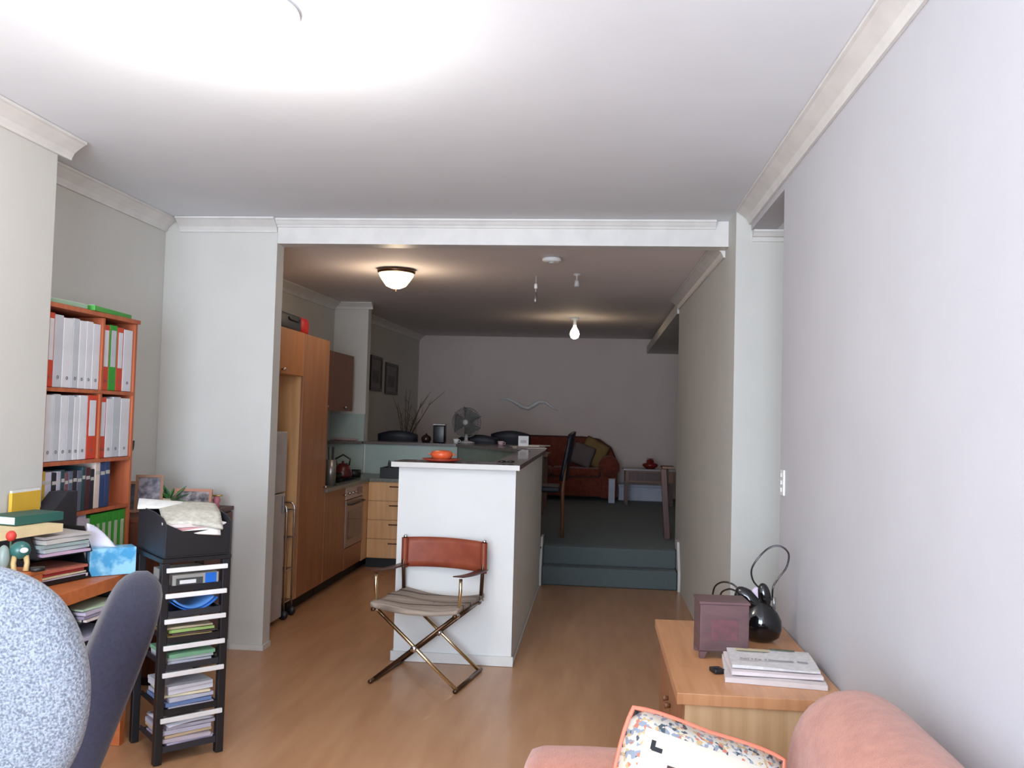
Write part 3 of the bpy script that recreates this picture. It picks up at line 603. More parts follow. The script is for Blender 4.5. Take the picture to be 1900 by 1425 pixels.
def skirt(u0, v0, u1, v1):
    mb.grid(lambda a, b: top(u0+(u1-u0)*a, v0+(v1-v0)*a).lerp(bot(u0+(u1-u0)*a, v0+(v1-v0)*a), b), nu, 1)
skirt(0, 0, 1, 0); skirt(1, 0, 1, 1); skirt(1, 1, 0, 1); skirt(0, 1, 0, 0)
bmesh.ops.remove_doubles(mb.b, verts=mb.b.verts, dist=1e-5)
mb.build('seat', sm, t, True)
for sx, px_ in ((-0.07, 0), (0.05, 0)):
    MB().lathe([(0, 0), (0.010, 0.001), (0.008, 0.005), (0, 0.006)], 10, c=(sx, -0.05, 0.452)).build('button', cm('seat_button', (84, 74, 66)), t, True)
bk = MB()
def fback(u, v):
    return Vector(((u-0.5)*0.545, 0.222+0.028*(1-(2*u-1)**2)+0.012*v, 0.600+v*0.185+0.010*(1-(2*u-1)**2)))
bk.grid(fback, 14, 5, 0.004); bk.build('backrest', leather_m, t, True)
for sx in (-1, 1): MB().lathe([(0.021, 0), (0.021, 0.186)], 14, c=(sx*0.262, 0.228, 0.597)).build('leather_sleeve', leather_m, t, True)

# ------------------------------------------------------------------ low cabinet by the right wall
t = thing('low_cabinet', 'low pale beech cabinet against the right wall', 'cabinet', (0.57, 3.5, 0))
loc(MB().box(0.292, 2.955, 0.562, 0.852, 4.03, 0.60, bev=0.002).build('top_board', ptop_m, t), t)
loc(MB().box(0.32, 2.975, 0.05, 0.85, 2.993, 0.561).build('side_panel', pine_m, t), t)
loc(MB().box(0.32, 3.992, 0.05, 0.85, 4.01, 0.561).build('side_panel', pine_m, t), t)
loc(MB().box(0.833, 2.994, 0.05, 0.85, 3.991, 0.561).box(0.335, 2.994, 0.05, 0.832, 3.991, 0.068).build('carcass', pine_m, t), t)
loc(MB().box(0.35, 2.99, 0.001, 0.84, 4.0, 0.049).build('plinth', darkwood_m, t), t)
for y0 in (2.996, 3.496):
    d_ = loc(MB().box(0.315, y0, 0.07, 0.334, y0+0.494, 0.555, bev=0.002).build('door', kit2_m, t), t)
    MB().lathe([(0, 0), (0.008, 0), (0.014, 0.02), (0, 0.024)], 12, M=Matrix.Translation((0.314, y0+(0.45 if y0 < 3.2 else 0.04), 0.40)) @ Matrix.Rotation(R(-90), 4, 'Y')).build('knob', midwood_m, d_, True)
# wooden chest
CH = cm('plum_wood', (104, 74, 74), 0.5, c2=(88, 64, 66), scale=9, stretch=(1, 1, 3), bump=0.15)
t = thing('small_chest', 'small plum-brown wooden chest on the low cabinet', 'chest', (0.506, 3.47, 0.601), R(3))
MB().box(-0.093, -0.07, 0.028, 0.093, 0.07, 0.205, bev=0.003).build('body', CH, t)
MB().box(-0.097, -0.074, 0.206, 0.097, 0.074, 0.216, bev=0.002).build('lid', CH, t)
for sx in (-1, 1):
    for sy in (-1, 1): MB().prism([(sx*0.093, 0), (sx*0.075, 0), (sx*0.065, 0.027), (sx*0.093, 0.027)], sy*0.07, sy*0.05, axis='y').build('foot', CH, t)
MB().box(-0.05, -0.0725, 0.07, 0.05, -0.0705, 0.15, bev=0.0005).build('inlay', cm('plum_inlay', (112, 66, 72), 0.5, c2=(94, 62, 66), scale=30), t)
# handbag
PB = cm('patent_black', (12, 12, 15), 0.12, coat=0.6)
t = thing('handbag', 'glossy black pear-shaped handbag with looped straps on the cabinet', 'bag', (0.705, 3.72, 0.601), R(-10))
prof = [(0, 0), (0.05, 0.002), (0.075, 0.02), (0.086, 0.055), (0.083, 0.09), (0.068, 0.12), (0.045, 0.145), (0.03, 0.16), (0.02, 0.165), (0, 0.166)]
MB().lathe(prof, 32, sy=0.72).build('bag_body', PB, t, True)
def blob(c, r, M=Matrix.Identity(4)):
    n = 10; pr = [(r[0]*sin(pi*i/n), -cos(pi*i/n)) for i in range(n+1)]
    mb = MB(); mb.lathe([(a, b*r[2]) for a, b in pr], 20, c=(0, 0, 0), sy=r[1]/r[0], M=Matrix.Translation(c) @ M); return mb
blob((-0.045, 0.0, 0.165), (0.036, 0.03, 0.072), Matrix.Rotation(R(-50), 4, 'Y')).build('flap', PB, t, True)
blob((0.012, 0.0, 0.185), (0.028, 0.025, 0.055), Matrix.Rotation(R(-8), 4, 'Y')).build('flap', PB, t, True)
blob((-0.085, 0.0, 0.18), (0.024, 0.02, 0.036), Matrix.Rotation(R(15), 4, 'Y')).build('flap', PB, t, True)
blob((-0.018, 0.005, 0.178), (0.030, 0.018, 0.045), Matrix.Rotation(R(10), 4, 'Y')).build('lining', cm('lilac_lining', (202, 186, 204)), t, True)
def smooth_pts(P, n=6, closed=False):
    P = [Vector(p) for p in P]; out = []
    for i in range(len(P)-1):
        a = P[max(i-1, 0)]; b = P[i]; c = P[i+1]; d = P[min(i+2, len(P)-1)]
        for k in range(n):
            s = k/n
            out.append(0.5*((2*b)+(c-a)*s+(2*a-5*b+4*c-d)*s*s+(3*b-a-3*c+d)*s**3))
    out.append(P[-1]); return out
MB().tube(smooth_pts([(-0.005, 0, 0.215), (-0.032, 0, 0.245), (-0.040, 0, 0.29), (-0.015, 0, 0.34), (0.03, 0.01, 0.385), (0.075, 0.01, 0.395), (0.108, 0.01, 0.365), (0.10, 0.01, 0.31), (0.07, 0.01, 0.265), (0.048, 0, 0.225), (0.045, 0, 0.17)]), 0.0065, 8, flat=0.6).build('strap', PB, t, True)
MB().tube(smooth_pts([(-0.20, 0.06, 0.16), (-0.19, 0.05, 0.20), (-0.16, 0.03, 0.225), (-0.12, 0.01, 0.225), (-0.085, 0.0, 0.20)]), 0.004, 8).build('strap', PB, t, True)
MB().tube(smooth_pts([(-0.17, 0.06, 0.15), (-0.16, 0.05, 0.18), (-0.13, 0.03, 0.198), (-0.10, 0.01, 0.195), (-0.08, 0.0, 0.185)]), 0.004, 8).build('strap', PB, t, True)
MB().lathe([(0, 0), (0.007, 0), (0.007, 0.05), (0, 0.05)], 10, c=(0.052, -0.01, 0.135)).build('buckle', steel_m, t, True)
MB().box(-0.012, -0.066, 0.088, 0.010, -0.058, 0.118, bev=0.003, M=Matrix.Rotation(R(-15), 4, 'X')).build('clasp', chrome_m, t)
# newspapers
def sheets(name, w, d, h, m_, parent=None, wob=0.003, seed=0, **k):
    rs = random.Random(seed); ph = rs.uniform(0, 6)
    mb = MB(); n = 10
    tp = lambda u, v: Vector(((u-0.5)*w, (v-0.5)*d, h + wob*sin(u*5+ph)*cos(v*4+ph) + wob))
    bt = lambda u, v: Vector(((u-0.5)*w, (v-0.5)*d, 0))
    mb.grid(tp, n, n); mb.grid(bt, n, n)
    for (a, b_, c, e) in ((0, 0, 1, 0), (1, 0, 1, 1), (1, 1, 0, 1), (0, 1, 0, 0)):
        mb.grid(lambda s, q: tp(a+(c-a)*s, b_+(e-b_)*s).lerp(bt(a+(c-a)*s, b_+(e-b_)*s), q), n, 1)
    bmesh.ops.remove_doubles(mb.b, verts=mb.b.verts, dist=1e-5)
    return mb.build(name, m_, parent, **k)
news_m = cm('newsprint', (216, 212, 208), 0.85, c2=(200, 196, 196), scale=60)
NP = [('folded newspaper at the bottom of the pile on the cabinet', 0.34, 0.30, 0.014, (0.655, 3.235), -6, 0.601, (216, 206, 204)),
      ('pinkish-white magazine in the middle of the newspaper pile', 0.31, 0.27, 0.008, (0.655, 3.25), -2, 0.623, (226, 214, 214))]
for i, (lb, w, d, h, (x, y), a, z, c_) in enumerate(NP):
    sheets('newspaper', w, d, h, cm('news_%d' % i, c_, 0.85), seed=i, loc=(x, y, z), rot=(0, 0, R(a)))
    tag(bpy.data.objects[-1] if False else [o for o in COL.objects if o.name.startswith('newspaper')][-1], lb, 'newspaper', 'papers on the low cabinet')
t = thing('newspaper', 'top newspaper with a grey headline on the low cabinet', 'newspaper', (0.66, 3.27, 0.638), R(-4), 'papers on the low cabinet')
sheets('pages', 0.30, 0.25, 0.006, news_m, t, seed=5)
# blurred capital letters of the headline
mb = MB(); x = -0.115; rs = random.Random(3)
for ch in 'MWTYLR TOWNWARD SIN':
    if ch == ' ': x += 0.010; continue
    zt = 0.0135
    for q in range(2 if ch in 'TYL' else 3): mb.box(x+q*0.0042, -0.050, zt, x+q*0.0042+0.0018, -0.034, zt+0.0006)
    mb.box(x, -0.043 if ch in 'RAW' else -0.036, zt, x+0.0085, -0.040 if ch in 'RAW' else -0.033, zt+0.0006)
    x += 0.0128
mb.build('headline_print', cm('print_grey', (128, 128, 134)), t)
MB().box(-0.12, 0.075, 0.0135, 0.0, 0.10, 0.0142).build('printed_panel', cm('print_buff', (206, 192, 150)), t)
MB().box(0.0, 0.112, 0.013, 0.09, 0.124, 0.0145, M=Matrix.Rotation(R(-4), 4, 'Z')).build('printed_panel', cm('print_green', (74, 88, 62)), t)
t = thing('black_wallet', 'small black wallet poking out left of the newspapers', 'wallet', (0.462, 3.215, 0.601), R(20))
MB().box(-0.022, -0.02, 0, 0.018, 0.03, 0.016, bev=0.004).build('wallet_body', black_m, t, True)
MB().box(-0.023, -0.005, 0.0165, 0.0, 0.012, 0.019, bev=0.001).build('tab', blk2_m, t)

# ------------------------------------------------------------------ terracotta sofa, bottom right
t = thing('terracotta_sofa', 'terracotta fabric sofa in the near right corner', 'sofa', (0.35, 1.6, 0))
def L(o): o.location = (-0.35, -1.6, 0); return o
L(MB().box(-0.12, 0.4, 0.08, 0.84, 2.30, 0.30, bev=0.03).build('base', terra_m, t, True))
L(MB().box(-0.14, 0.4, 0.305, 0.48, 1.30, 0.40, bev=0.04).build('seat_cushion', terra_m, t, True))
L(MB().box(-0.14, 1.31, 0.305, 0.48, 2.13, 0.40, bev=0.04).build('seat_cushion', terra_m, t, True))
# far arm: upholstered block with a rolled top
L(MB().box(-0.175, 2.14, 0.05, 0.60, 2.40, 0.640, bev=0.07).build('armrest', terra_m, t, True, 1))
# back: long roll with a rounded end
pr = [(0.50, 0.10), (0.845, 0.10), (0.852, 0.62), (0.84, 0.71), (0.80, 0.79), (0.735, 0.84), (0.66, 0.855), (0.585, 0.83), (0.53, 0.775), (0.50, 0.69), (0.49, 0.5)]
bb = MB(); rings = []
for (y, s) in ((0.4, 1), (2.20, 1), (2.27, 0.985), (2.32, 0.95), (2.35, 0.89), (2.36, 0.80)):
    rings.append([bb.b.verts.new((0.675+(a-0.675)*s, y, 0.42+(z-0.42)*s if z > 0.42 else z)) for a, z in pr])
for A, B_ in zip(rings, rings[1:]):
    for i in range(len(pr)): bb.b.faces.new((A[i], A[(i+1) % len(pr)], B_[(i+1) % len(pr)], B_[i]))
bb.b.faces.new(rings[0]); bb.b.faces.new(rings[-1][::-1])
L(bb.build('backrest', terra_m, t, True, 1))
for x in (-0.05, 0.78):
    for y in (0.5, 2.25): L(MB().lathe([(0, 0.001), (0.025, 0.001), (0.03, 0.079), (0, 0.079)], 12, c=(x, y, 0)).build('foot', black_m, t))
# patterned cushion
def kilim_cushion():
    M = bpy.data.materials.new('kilim_cushion'); M.use_nodes = True; N = M.node_tree; b = N.nodes['Principled BSDF']; b.inputs['Roughness'].default_value = 0.9
    tc = N.nodes.new('ShaderNodeTexCoord'); sp = N.nodes.new('ShaderNodeSeparateXYZ'); N.links.new(tc.outputs['Object'], sp.inputs[0])
    def mth(op, a, b_=None, c=None):
        n = N.nodes.new('ShaderNodeMath'); n.operation = op
        for i, v in enumerate((a, b_, c)):
            if v is None: continue
            if isinstance(v, (int, float)): n.inputs[i].default_value = v
            else: N.links.new(v, n.inputs[i])
        return n.outputs[0]
    ax, az = mth('ABSOLUTE', sp.outputs[0]), mth('ABSOLUTE', sp.outputs[2]); mx = mth('MAXIMUM', ax, az)
    def mix(f, a, b_):
        n = N.nodes.new('ShaderNodeMix'); n.data_type = 'RGBA'; N.links.new(f, n.inputs[0])
        for v, k in ((a, 6), (b_, 7)):
            if isinstance(v, tuple): n.inputs[k].default_value = v
            else: N.links.new(v, n.inputs[k])
        return n.outputs[2]
    br = N.nodes.new('ShaderNodeTexVoronoi'); br.inputs['Scale'].default_value = 120; br.feature = 'F1'; N.links.new(tc.outputs['Object'], br.inputs['Vector'])
    sc = N.nodes.new('ShaderNodeSeparateColor'); N.links.new(br.outputs['Color'], sc.inputs[0])
    cr = N.nodes.new('ShaderNodeValToRGB'); cr.color_ramp.interpolation = 'CONSTANT'; e = cr.color_ramp.elements
    e[0].position = 0; e[0].color = srgb((182, 174, 158)); e[1].position = 0.34; e[1].color = srgb((122, 128, 138))
    for p, c in ((0.54, (172, 146, 106)), (0.64, (62, 72, 78)), (0.72, (178, 174, 168)), (0.93, (170, 104, 84))):
        x = e.new(p); x.color = srgb(c)
    N.links.new(sc.outputs[0], cr.inputs[0])
    terr = srgb((182, 108, 90)); cream = srgb((184, 177, 162)); dark = srgb((60, 44, 40)); inner = srgb((180, 108, 84))
    col = mix(mth('GREATER_THAN', mx, 0.082), inner, dark)
    col = mix(mth('GREATER_THAN', mx, 0.089), col, cream)
    # small dark corner ticks
    dx = mth('ABSOLUTE', mth('SUBTRACT', ax, 0.118)); dz = mth('ABSOLUTE', mth('SUBTRACT', az, 0.112))
    tick = mth('MULTIPLY', mth('LESS_THAN', dx, 0.012), mth('LESS_THAN', dz, 0.005))
    tick2 = mth('MULTIPLY', mth('LESS_THAN', mth('ABSOLUTE', mth('SUBTRACT', ax, 0.128)), 0.005), mth('LESS_THAN', mth('ABSOLUTE', mth('SUBTRACT', az, 0.119)), 0.010))
    col = mix(mth('MAXIMUM', tick, tick2), col, srgb((30, 30, 34)))
    col = mix(mth('GREATER_THAN', mx, 0.150), col, cr.outputs[0])
    col = mix(mth('GREATER_THAN', mx, 0.190), col, terr)
    N.links.new(col, b.inputs['Base Color'])
    return M
cushion('kilim_cushion', 'patterned cream cushion with mosaic border leaning on the terracotta sofa', kilim_cushion(), (0.228, 2.0, 0.62), (R(-16), R(17), R(4)), 0.385, 0.385, 0.13, cm('coral_piping', (214, 112, 86)))

# ------------------------------------------------------------------ bookcase and contents
BX0, BX1, BY0, BY1 = -2.795, -2.50, 3.70, 4.475
t = thing('bookcase', 'tall cherry veneer bookcase crammed with folders in the alcove', 'bookcase', (-2.65, 4.08, 0))
SZ = [1.955, 1.585, 1.238, 0.985, 0.70, 0.36, 0.06]
loc(MB().box(BX0, BY0, 0.002, BX1, BY0+0.018, SZ[0]).build('side_panel', red_wood, t), t)
loc(MB().box(BX0, BY1-0.018, 0.002, BX1, BY1, SZ[0]).build('side_panel', red_wood, t), t)
loc(MB().box(BX0, BY0-0.005, SZ[0]+0.001, BX1+0.01, BY1+0.012, SZ[0]+0.022).build('top_board', red_wood, t), t)
loc(MB().box(BX0, BY0+0.019, 0.01, BX0+0.006, BY1-0.019, SZ[0]).build('back_panel', red_wood, t), t)
for z in SZ[1:]: loc(MB().box(BX0+0.007, BY0+0.019, z-0.018, BX1, BY1-0.019, z).build('shelf', red_wood, t), t)
for a, b_ in ((1.586, 1.953), (1.239, 1.566)): loc(MB().box(BX0+0.007, 4.148, a, BX1, 4.164, b_).build('divider', red_wood, t), t)
C = dict(w=(222, 222, 226), g=(196, 198, 204), r=(206, 70, 46), n=(52, 156, 48), y=(206, 176, 60), v=(206, 198, 214), k=(34, 34, 44), t=(36, 70, 76), m=(120, 78, 84), s=(96, 104, 120), b=(44, 66, 112), c=(226, 208, 196), d=(78, 36, 46), o=(188, 182, 196))
NAMES = dict(w='white', g='pale grey', r='red', n='green', y='yellow', v='lilac white', k='black', t='dark teal', m='mauve brown', s='slate grey', b='navy blue', c='cream', d='maroon', o='pale lilac')
ORD = ['first', 'second', 'third', 'fourth', 'fifth', 'sixth', 'seventh', 'eighth', 'ninth', 'tenth', 'eleventh', 'twelfth', 'thirteenth', 'fourteenth']
def spine_item(kind, y0, y1, z, h, col, label, group, xf=-2.51, depth=0.23, lab=None, tilt=0.0):
    t = thing(kind, label, 'folder' if 'binder' in kind or 'folder' in kind else 'book', (xf-depth/2, (y0+y1)/2, z+0.001), 0, group)
    w = (y1-y0)-0.003; mc = cm('cover_'+col, C[col], 0.45)
    o = [MB().box(-depth/2, -w/2, 0, depth/2, w/2, h, bev=min(0.003, w*0.12)).build('cover', mc, t)]
    if 'binder' in kind:
        lm = cm('spine_label', (214, 214, 220), 0.6)
        if lab:
            o.append(MB().box(depth/2+0.0003, -w*0.33, h*0.36, depth/2+0.0014, w*0.33, h*0.92).build('spine_label', cm('lab_'+lab, C[lab], 0.6), t))
        M_ = Matrix.Translation((depth/2+0.0002, 0, h*0.14)) @ Matrix.Rotation(R(90), 4, 'Y')
        o.append(MB().lathe([(0.006, 0), (0.008, 0.001), (0.008, 0.002), (0.005, 0.002)], 12, M=M_).build('finger_ring', steel_m, t))
    elif kind == 'magazine_folder':
        o.append(MB().box(depth/2+0.0003, -w*0.25, h*0.04, depth/2+0.0014, w*0.25, h*0.80).build('spine_label', cm('folder_label', (184, 196, 170), 0.6), t))
    else:
        if w > 0.016: o.append(MB().box(depth/2+0.0002, -w*0.42, h*0.72, depth/2+0.001, w*0.42, h*0.80).build('spine_band', cm('band_pale', (190, 186, 180)), t))
    if tilt: t.rotation_euler = (R(tilt), 0, 0)
    return t
def row(kind, ys, cols, z, hs, shelf, group, labs=None, **k):
    rs = random.Random(len(ys)+int(z*100))
    for i in range(len(ys)-1):
        c = cols[i]
        if c == ' ': continue
        word = {'ring_binder': 'ring binder', 'magazine_folder': 'magazine folder', 'book': 'book'}[kind]
        h = hs if not isinstance(hs, (list, tuple)) else hs[i]
        spine_item(kind, ys[i], ys[i+1], z, h, c, '%s %s, %s from the left on %s' % (NAMES[c], word, ORD[i], shelf), group, lab=(labs[i] if labs and labs[i] != ' ' else None), **k)
row('ring_binder', [3.722, 3.772, 3.838, 3.914, 3.966, 4.024, 4.079, 4.144], 'rgwgwww', 1.586, [0.345, 0.34, 0.332, 0.338, 0.333, 0.336, 0.33], "the bookcase's top shelf", 'ring binders on the top shelf', 'w      ')
row('ring_binder', [4.168, 4.228, 4.298, 4.36, 4.45], 'rnrw', 1.586, [0.335, 0.34, 0.335, 0.33], "the top shelf, right of divider", 'ring binders on the top shelf', 'wgw ')
row('ring_binder', [3.722, 3.794, 3.843, 3.898, 3.949, 3.993, 4.061, 4.144], 'wgwgwwr', 1.239, [0.31, 0.315, 0.31, 0.312, 0.306, 0.315, 0.318], "the bookcase's second shelf", 'ring binders on the second shelf', '      w')
row('ring_binder', [4.168, 4.225, 4.285, 4.36, 4.45], 'rwgw', 1.239, [0.31, 0.305, 0.315, 0.31], "the second shelf, right of divider", 'ring binders on the second shelf', 'w   ')
row('book', [3.722, 3.755, 3.80, 3.838, 3.87, 3.90, 3.93, 3.965, 4.0, 4.04, 4.07, 4.11, 4.145], 'yvkotmskstdk', 0.986, [0.21, 0.205, 0.20, 0.205, 0.21, 0.195, 0.2, 0.205, 0.2, 0.215, 0.21, 0.2], "the bookcase's third shelf", 'books on the third shelf')
row('book', [4.150, 4.195, 4.24, 4.285], 'cbb', 0.986, [0.235, 0.23, 0.235], "the bookcase's third shelf, by the bare panel", 'books on the third shelf')
row('book', [4.02, 4.09, 4.125], 'vg', 0.701, [0.265, 0.24], "the bookcase's fourth shelf", 'files on the fourth shelf')
row('magazine_folder', [4.13, 4.172, 4.22, 4.275, 4.33, 4.39, 4.45], 'nnnnnn', 0.701, [0.255, 0.255, 0.255, 0.255, 0.255, 0.255], "the bookcase's fourth shelf", 'green magazine folders')
for i, (a, b_) in enumerate(((4.178, 4.195), (4.20, 4.216), (4.235, 4.25), (4.29, 4.305), (4.345, 4.36), (4.40, 4.435))):
    pass
# flat green and grey folders on top of the bookcase
t = thing('flat_folder', 'green folder lying flat on top of the bookcase', 'folder', (-2.62, 4.22, 1.978), R(6))
MB().box(-0.10, -0.20, 0, 0.12, 0.22, 0.026, bev=0.004).build('cover', cm('green_cover', (76, 168, 66)), t)
MB().box(-0.095, -0.19, 0.0262, 0.11, 0.21, 0.0285).build('sheets', paper_m, t)
t = thing('flat_folder', 'pale sage folder lying flat on top of the bookcase, left of the green one', 'folder', (-2.62, 3.86, 1.978), R(-4))
MB().box(-0.10, -0.13, 0, 0.12, 0.14, 0.022, bev=0.004).build('cover', cm('sage_cover', (150, 178, 150)), t)
MB().box(-0.095, -0.12, 0.0222, 0.11, 0.13, 0.0245).build('sheets', paper_m, t)
# small dark hook beside the bookcase
t = thing('wall_hook', 'small dark hook on the right side of the bookcase', 'hook', (-2.53, 4.476, 1.29), R(90))
MB().box(0, -0.012, -0.03, 0.006, 0.012, 0.03, bev=0.002).build('plate', black_m, t)
MB().tube(smooth_pts([(0.006, 0, 0.01), (0.05, 0, -0.02), (0.06, 0, 0.03)]), 0.007, 8).build('prong', black_m, t, True)

# ------------------------------------------------------------------ desk along the left wall
DX, DY, DZ = -2.068, 3.74, 0.762
t = thing('desk', 'orange-brown veneer desk along the left wall', 'desk', (-2.3, 3.0, 0))
loc(MB().box(-2.465, 1.9, DZ-0.055, DX, DY, DZ, bev=0.003).build('desktop', desk_wood, t), t)
loc(MB().box(-2.465, DY-0.04, 0.002, DX, DY, DZ-0.056).build('side_panel', desk_wood, t), t)
loc(MB().box(-2.465, 1.9, 0.002, DX, 1.93, DZ-0.056).build('side_panel', desk_wood, t), t)
loc(MB().box(-2.465, 1.931, 0.25, -2.45, DY-0.041, DZ-0.056).build('back_panel', desk_wood, t), t)
loc(MB().box(-2.448, 2.9, 0.28, DX-0.02, DY-0.041, 0.30).build('shelf', desk_wood, t), t)
def letter_tray(loc_, rz, label, w=0.27, d=0.22, tiers=2, h=0.115, group=None):
    """open side faces local -y"""
    t = thing('letter_tray', label, 'tray', loc_, rz, group)
    for k in range(tiers):
        z = k*h
        MB().box(-w/2, -d/2, z+0.002, w/2, d/2, z+0.008).box(-w/2+0.03, -d/2, z+0.008, w/2-0.03, -d/2+0.004, z+0.02).build('tray_floor', black_m, t)
        for sx in (-1, 1):
            a = [( -d/2, z+0.002), (d/2, z+0.002), (d/2, z+h*0.97), (-d/2+0.05, z+h*0.97), (-d/2+0.015, z+0.035)]
            MB().prism(a, sx*w/2, sx*(w/2-0.005), axis='x').build('tray_side', black_m, t)
        MB().box(-w/2+0.006, d/2-0.005, z+0.009, w/2-0.006, d/2, z+h*0.9).build('tray_back', black_m, t)
    return t
TR = letter_tray((-2.30, 3.46, DZ+0.002), R(76), 'black two-tier letter tray on the desk beside the tissue box', 0.28, 0.23, 2, 0.11)
def paper_pile(loc_, rz, w, d, layers, label, cat='papers', name='paper_pile', group=None, tilt=0, seed=0):
    t = thing(name, label, cat, loc_, rz, group); z = 0.0; rs = random.Random(seed)
    if tilt: t.rotation_euler = (R(tilt), 0, rz)
    for i, (h, c) in enumerate(layers):
        o = sheets('sheet', w*rs.uniform(0.93, 1), d*rs.uniform(0.93, 1), h, cm('sheet_%d_%d_%d' % c, c, 0.8), t, wob=0.0015, seed=seed+i)
        o.location = (rs.uniform(-.008, .008), rs.uniform(-.006, .006), z); o.rotation_euler = (0, 0, R(rs.uniform(-4, 4))); z += h+0.0045
    return t
def dirp(base, rz, dx, dy, dz): return (base[0]+dx*cos(rz)-dy*sin(rz), base[1]+dx*sin(rz)+dy*cos(rz), base[2]+dz)
B0 = (-2.30, 3.46, DZ+0.002); rz = R(76)
paper_pile(dirp(B0, rz, 0, -0.012, 0.010), rz, 0.24, 0.21, [(0.012, (206, 200, 214)), (0.006, (222, 208, 168)), (0.008, (176, 58, 54)), (0.010, (196, 112, 92))], 'pink and red papers in the lower tier of the desk tray', seed=11)
paper_pile(dirp(B0, rz, 0, -0.016, 0.120), rz, 0.24, 0.22, [(0.010, (206, 180, 206)), (0.014, (196, 206, 206)), (0.012, (160, 178, 176)), (0.016, (206, 204, 198)), (0.010, (190, 184, 180))], 'thick grey-green papers in the upper tier of the desk tray', seed=12)
t = thing('book', 'dark green hardback lying on top of the desk tray', 'book', (-2.34, 3.38, 1.018), R(78))
MB().box(-0.12, -0.075, 0, 0.12, 0.075, 0.003).box(-0.12, -0.075, 0.032, 0.12, 0.075, 0.035).box(-0.12, -0.078, 0, 0.12, -0.074, 0.035).build('cover', cm('bottle_green', (44, 92, 82)), t)
MB().box(-0.117, -0.073, 0.0032, 0.117, 0.072, 0.0318).build('pages', paper_m, t)
t = thing('book', 'long cream paperback overhanging the desk tray to the left', 'book', (-2.31, 3.24, 0.982), R(80))
MB().box(-0.19, -0.10, 0, 0.17, 0.10, 0.003).box(-0.19, -0.10, 0.030, 0.17, 0.10, 0.033).box(-0.19, -0.103, 0, 0.17, -0.099, 0.033).build('cover', cm('cream_cover', (236, 214, 166)), t)
MB().box(-0.187, -0.098, 0.0032, 0.167, 0.097, 0.0298).build('pages', paper_m, t)
t = thing('magazine_file', 'black wedge-shaped magazine file behind the desk trays', 'file', (-2.44, 3.75, DZ+0.155), 0)
MB().prism([(-0.20, 0.02), (0.075, 0.02), (0.075, 0.19), (0.0, 0.19), (-0.17, 0.06)], -0.045, 0.045, axis='x').build('wedge_body', blk2_m, t)
MB().box(-0.048, -0.20, 0, 0.048, 0.078, 0.019).build('base', blk2_m, t)
t = thing('yellow_folder', 'yellow folder standing behind the black magazine file', 'folder', (-2.452, 3.53, 1.0), 0)
MB().box(-0.009, -0.09, 0, 0.007, 0.10, 0.125, bev=0.002).build('cover', cm('yellow_cover', (222, 176, 56)), t)
MB().box(-0.006, -0.088, 0.1252, 0.004, 0.098, 0.135).build('sheets', white_m, t)
t = thing('tissue_box', 'blue patterned tissue box on the desk corner', 'tissue box', (-2.125, 3.665, DZ+0.002), R(42))
MB().box(-0.095, -0.045, 0, 0.095, 0.045, 0.118, bev=0.002).build('carton', cm('tissue_blue', (150, 206, 232), 0.6, c2=(70, 156, 204), scale=16, lo=0.42, hi=0.56), t)
MB().grid(lambda u, v: Vector((-0.10+0.12*u, 0.012*sin(u*4)+0.02*v, 0.1185+0.105*v*(1-u**1.6))), 8, 5, 0.003).build('tissue', cm('tissue_white', (222, 218, 232)), t, True)
# lower black tray stack under the desk with magazines
for k in range(4):
    z = 0.315 + k*0.095
    lbs = ['black under-desk tray, lowest of four', 'black under-desk tray, second from the bottom', 'black under-desk tray, third from the bottom', 'black under-desk tray, topmost of four']
    letter_tray((-2.185, 3.54, z), R(84), lbs[k], 0.30, 0.22, 1, 0.088, 'trays under the desk')
    pl = [[(0.012, (196, 190, 200)), (0.012, (180, 170, 184))], [(0.012, (206, 188, 190)), (0.010, (170, 164, 180))], [(0.010, (228, 206, 190)), (0.014, (172, 166, 184))], [(0.008, (220, 204, 196)), (0.010, (150, 140, 160)), (0.012, (196, 186, 204)), (0.006, (186, 206, 176))]][k]
    paper_pile((-2.165, 3.54, z+0.009), R(84), 0.25, 0.20, pl, ['magazines in the lowest under-desk tray', 'magazines in the second under-desk tray', 'magazines in the third under-desk tray', 'magazines in the topmost under-desk tray'][k], 'magazines', seed=20+k)
# ornament figure on the near desk
t = thing('figurine', 'little painted figurine with teal body on the near desk', 'figurine', (-2.08, 2.985, 0.8945), R(40))
blob((0, 0, 0.075), (0.035, 0.03, 0.033)).build('body', cm('teal_glaze', (44, 98, 92), 0.3), t, True)
blob((0.010, -0.028, 0.078), (0.014, 0.010, 0.010)).build('face', white_m, t, True)
blob((-0.052, 0.0, 0.050), (0.022, 0.022, 0.047)).build('coat', cm('grey_glaze', (130, 144, 138), 0.4), t, True)
for sx in (-1, 1): MB().tube([(sx*0.018, -0.01, 0.055), (sx*0.022, -0.018, 0.03), (sx*0.018, -0.026, 0.002)], [0.010, 0.009, 0.010], 8).build('leg', cm('gold_glaze', (190, 160, 108), 0.4), t, True)
MB().lathe([(0, 0), (0.026, 0.0), (0.026, 0.012), (0.004, 0.012), (0, 0.012)], 16, c=(0.055, -0.02, 0)).build('base', black_m, t, True)
t = thing('red_rosebud', 'small red rosebud ornament standing above the figurine', 'flower', (-2.15, 3.03, 0.8945))
MB().tube([(0, 0, 0), (0, 0, 0.10)], 0.004, 6).build('stem', cm('stem_green', (60, 92, 60)), t)
blob((0, 0, 0.118), (0.018, 0.018, 0.02)).build('bloom', cm('rose_red', (206, 60, 46)), t, True)
t = thing('wooden_box', 'wooden box under the little figurine on the near desk', 'box', (-2.17, 2.94, DZ+0.001), R(0))
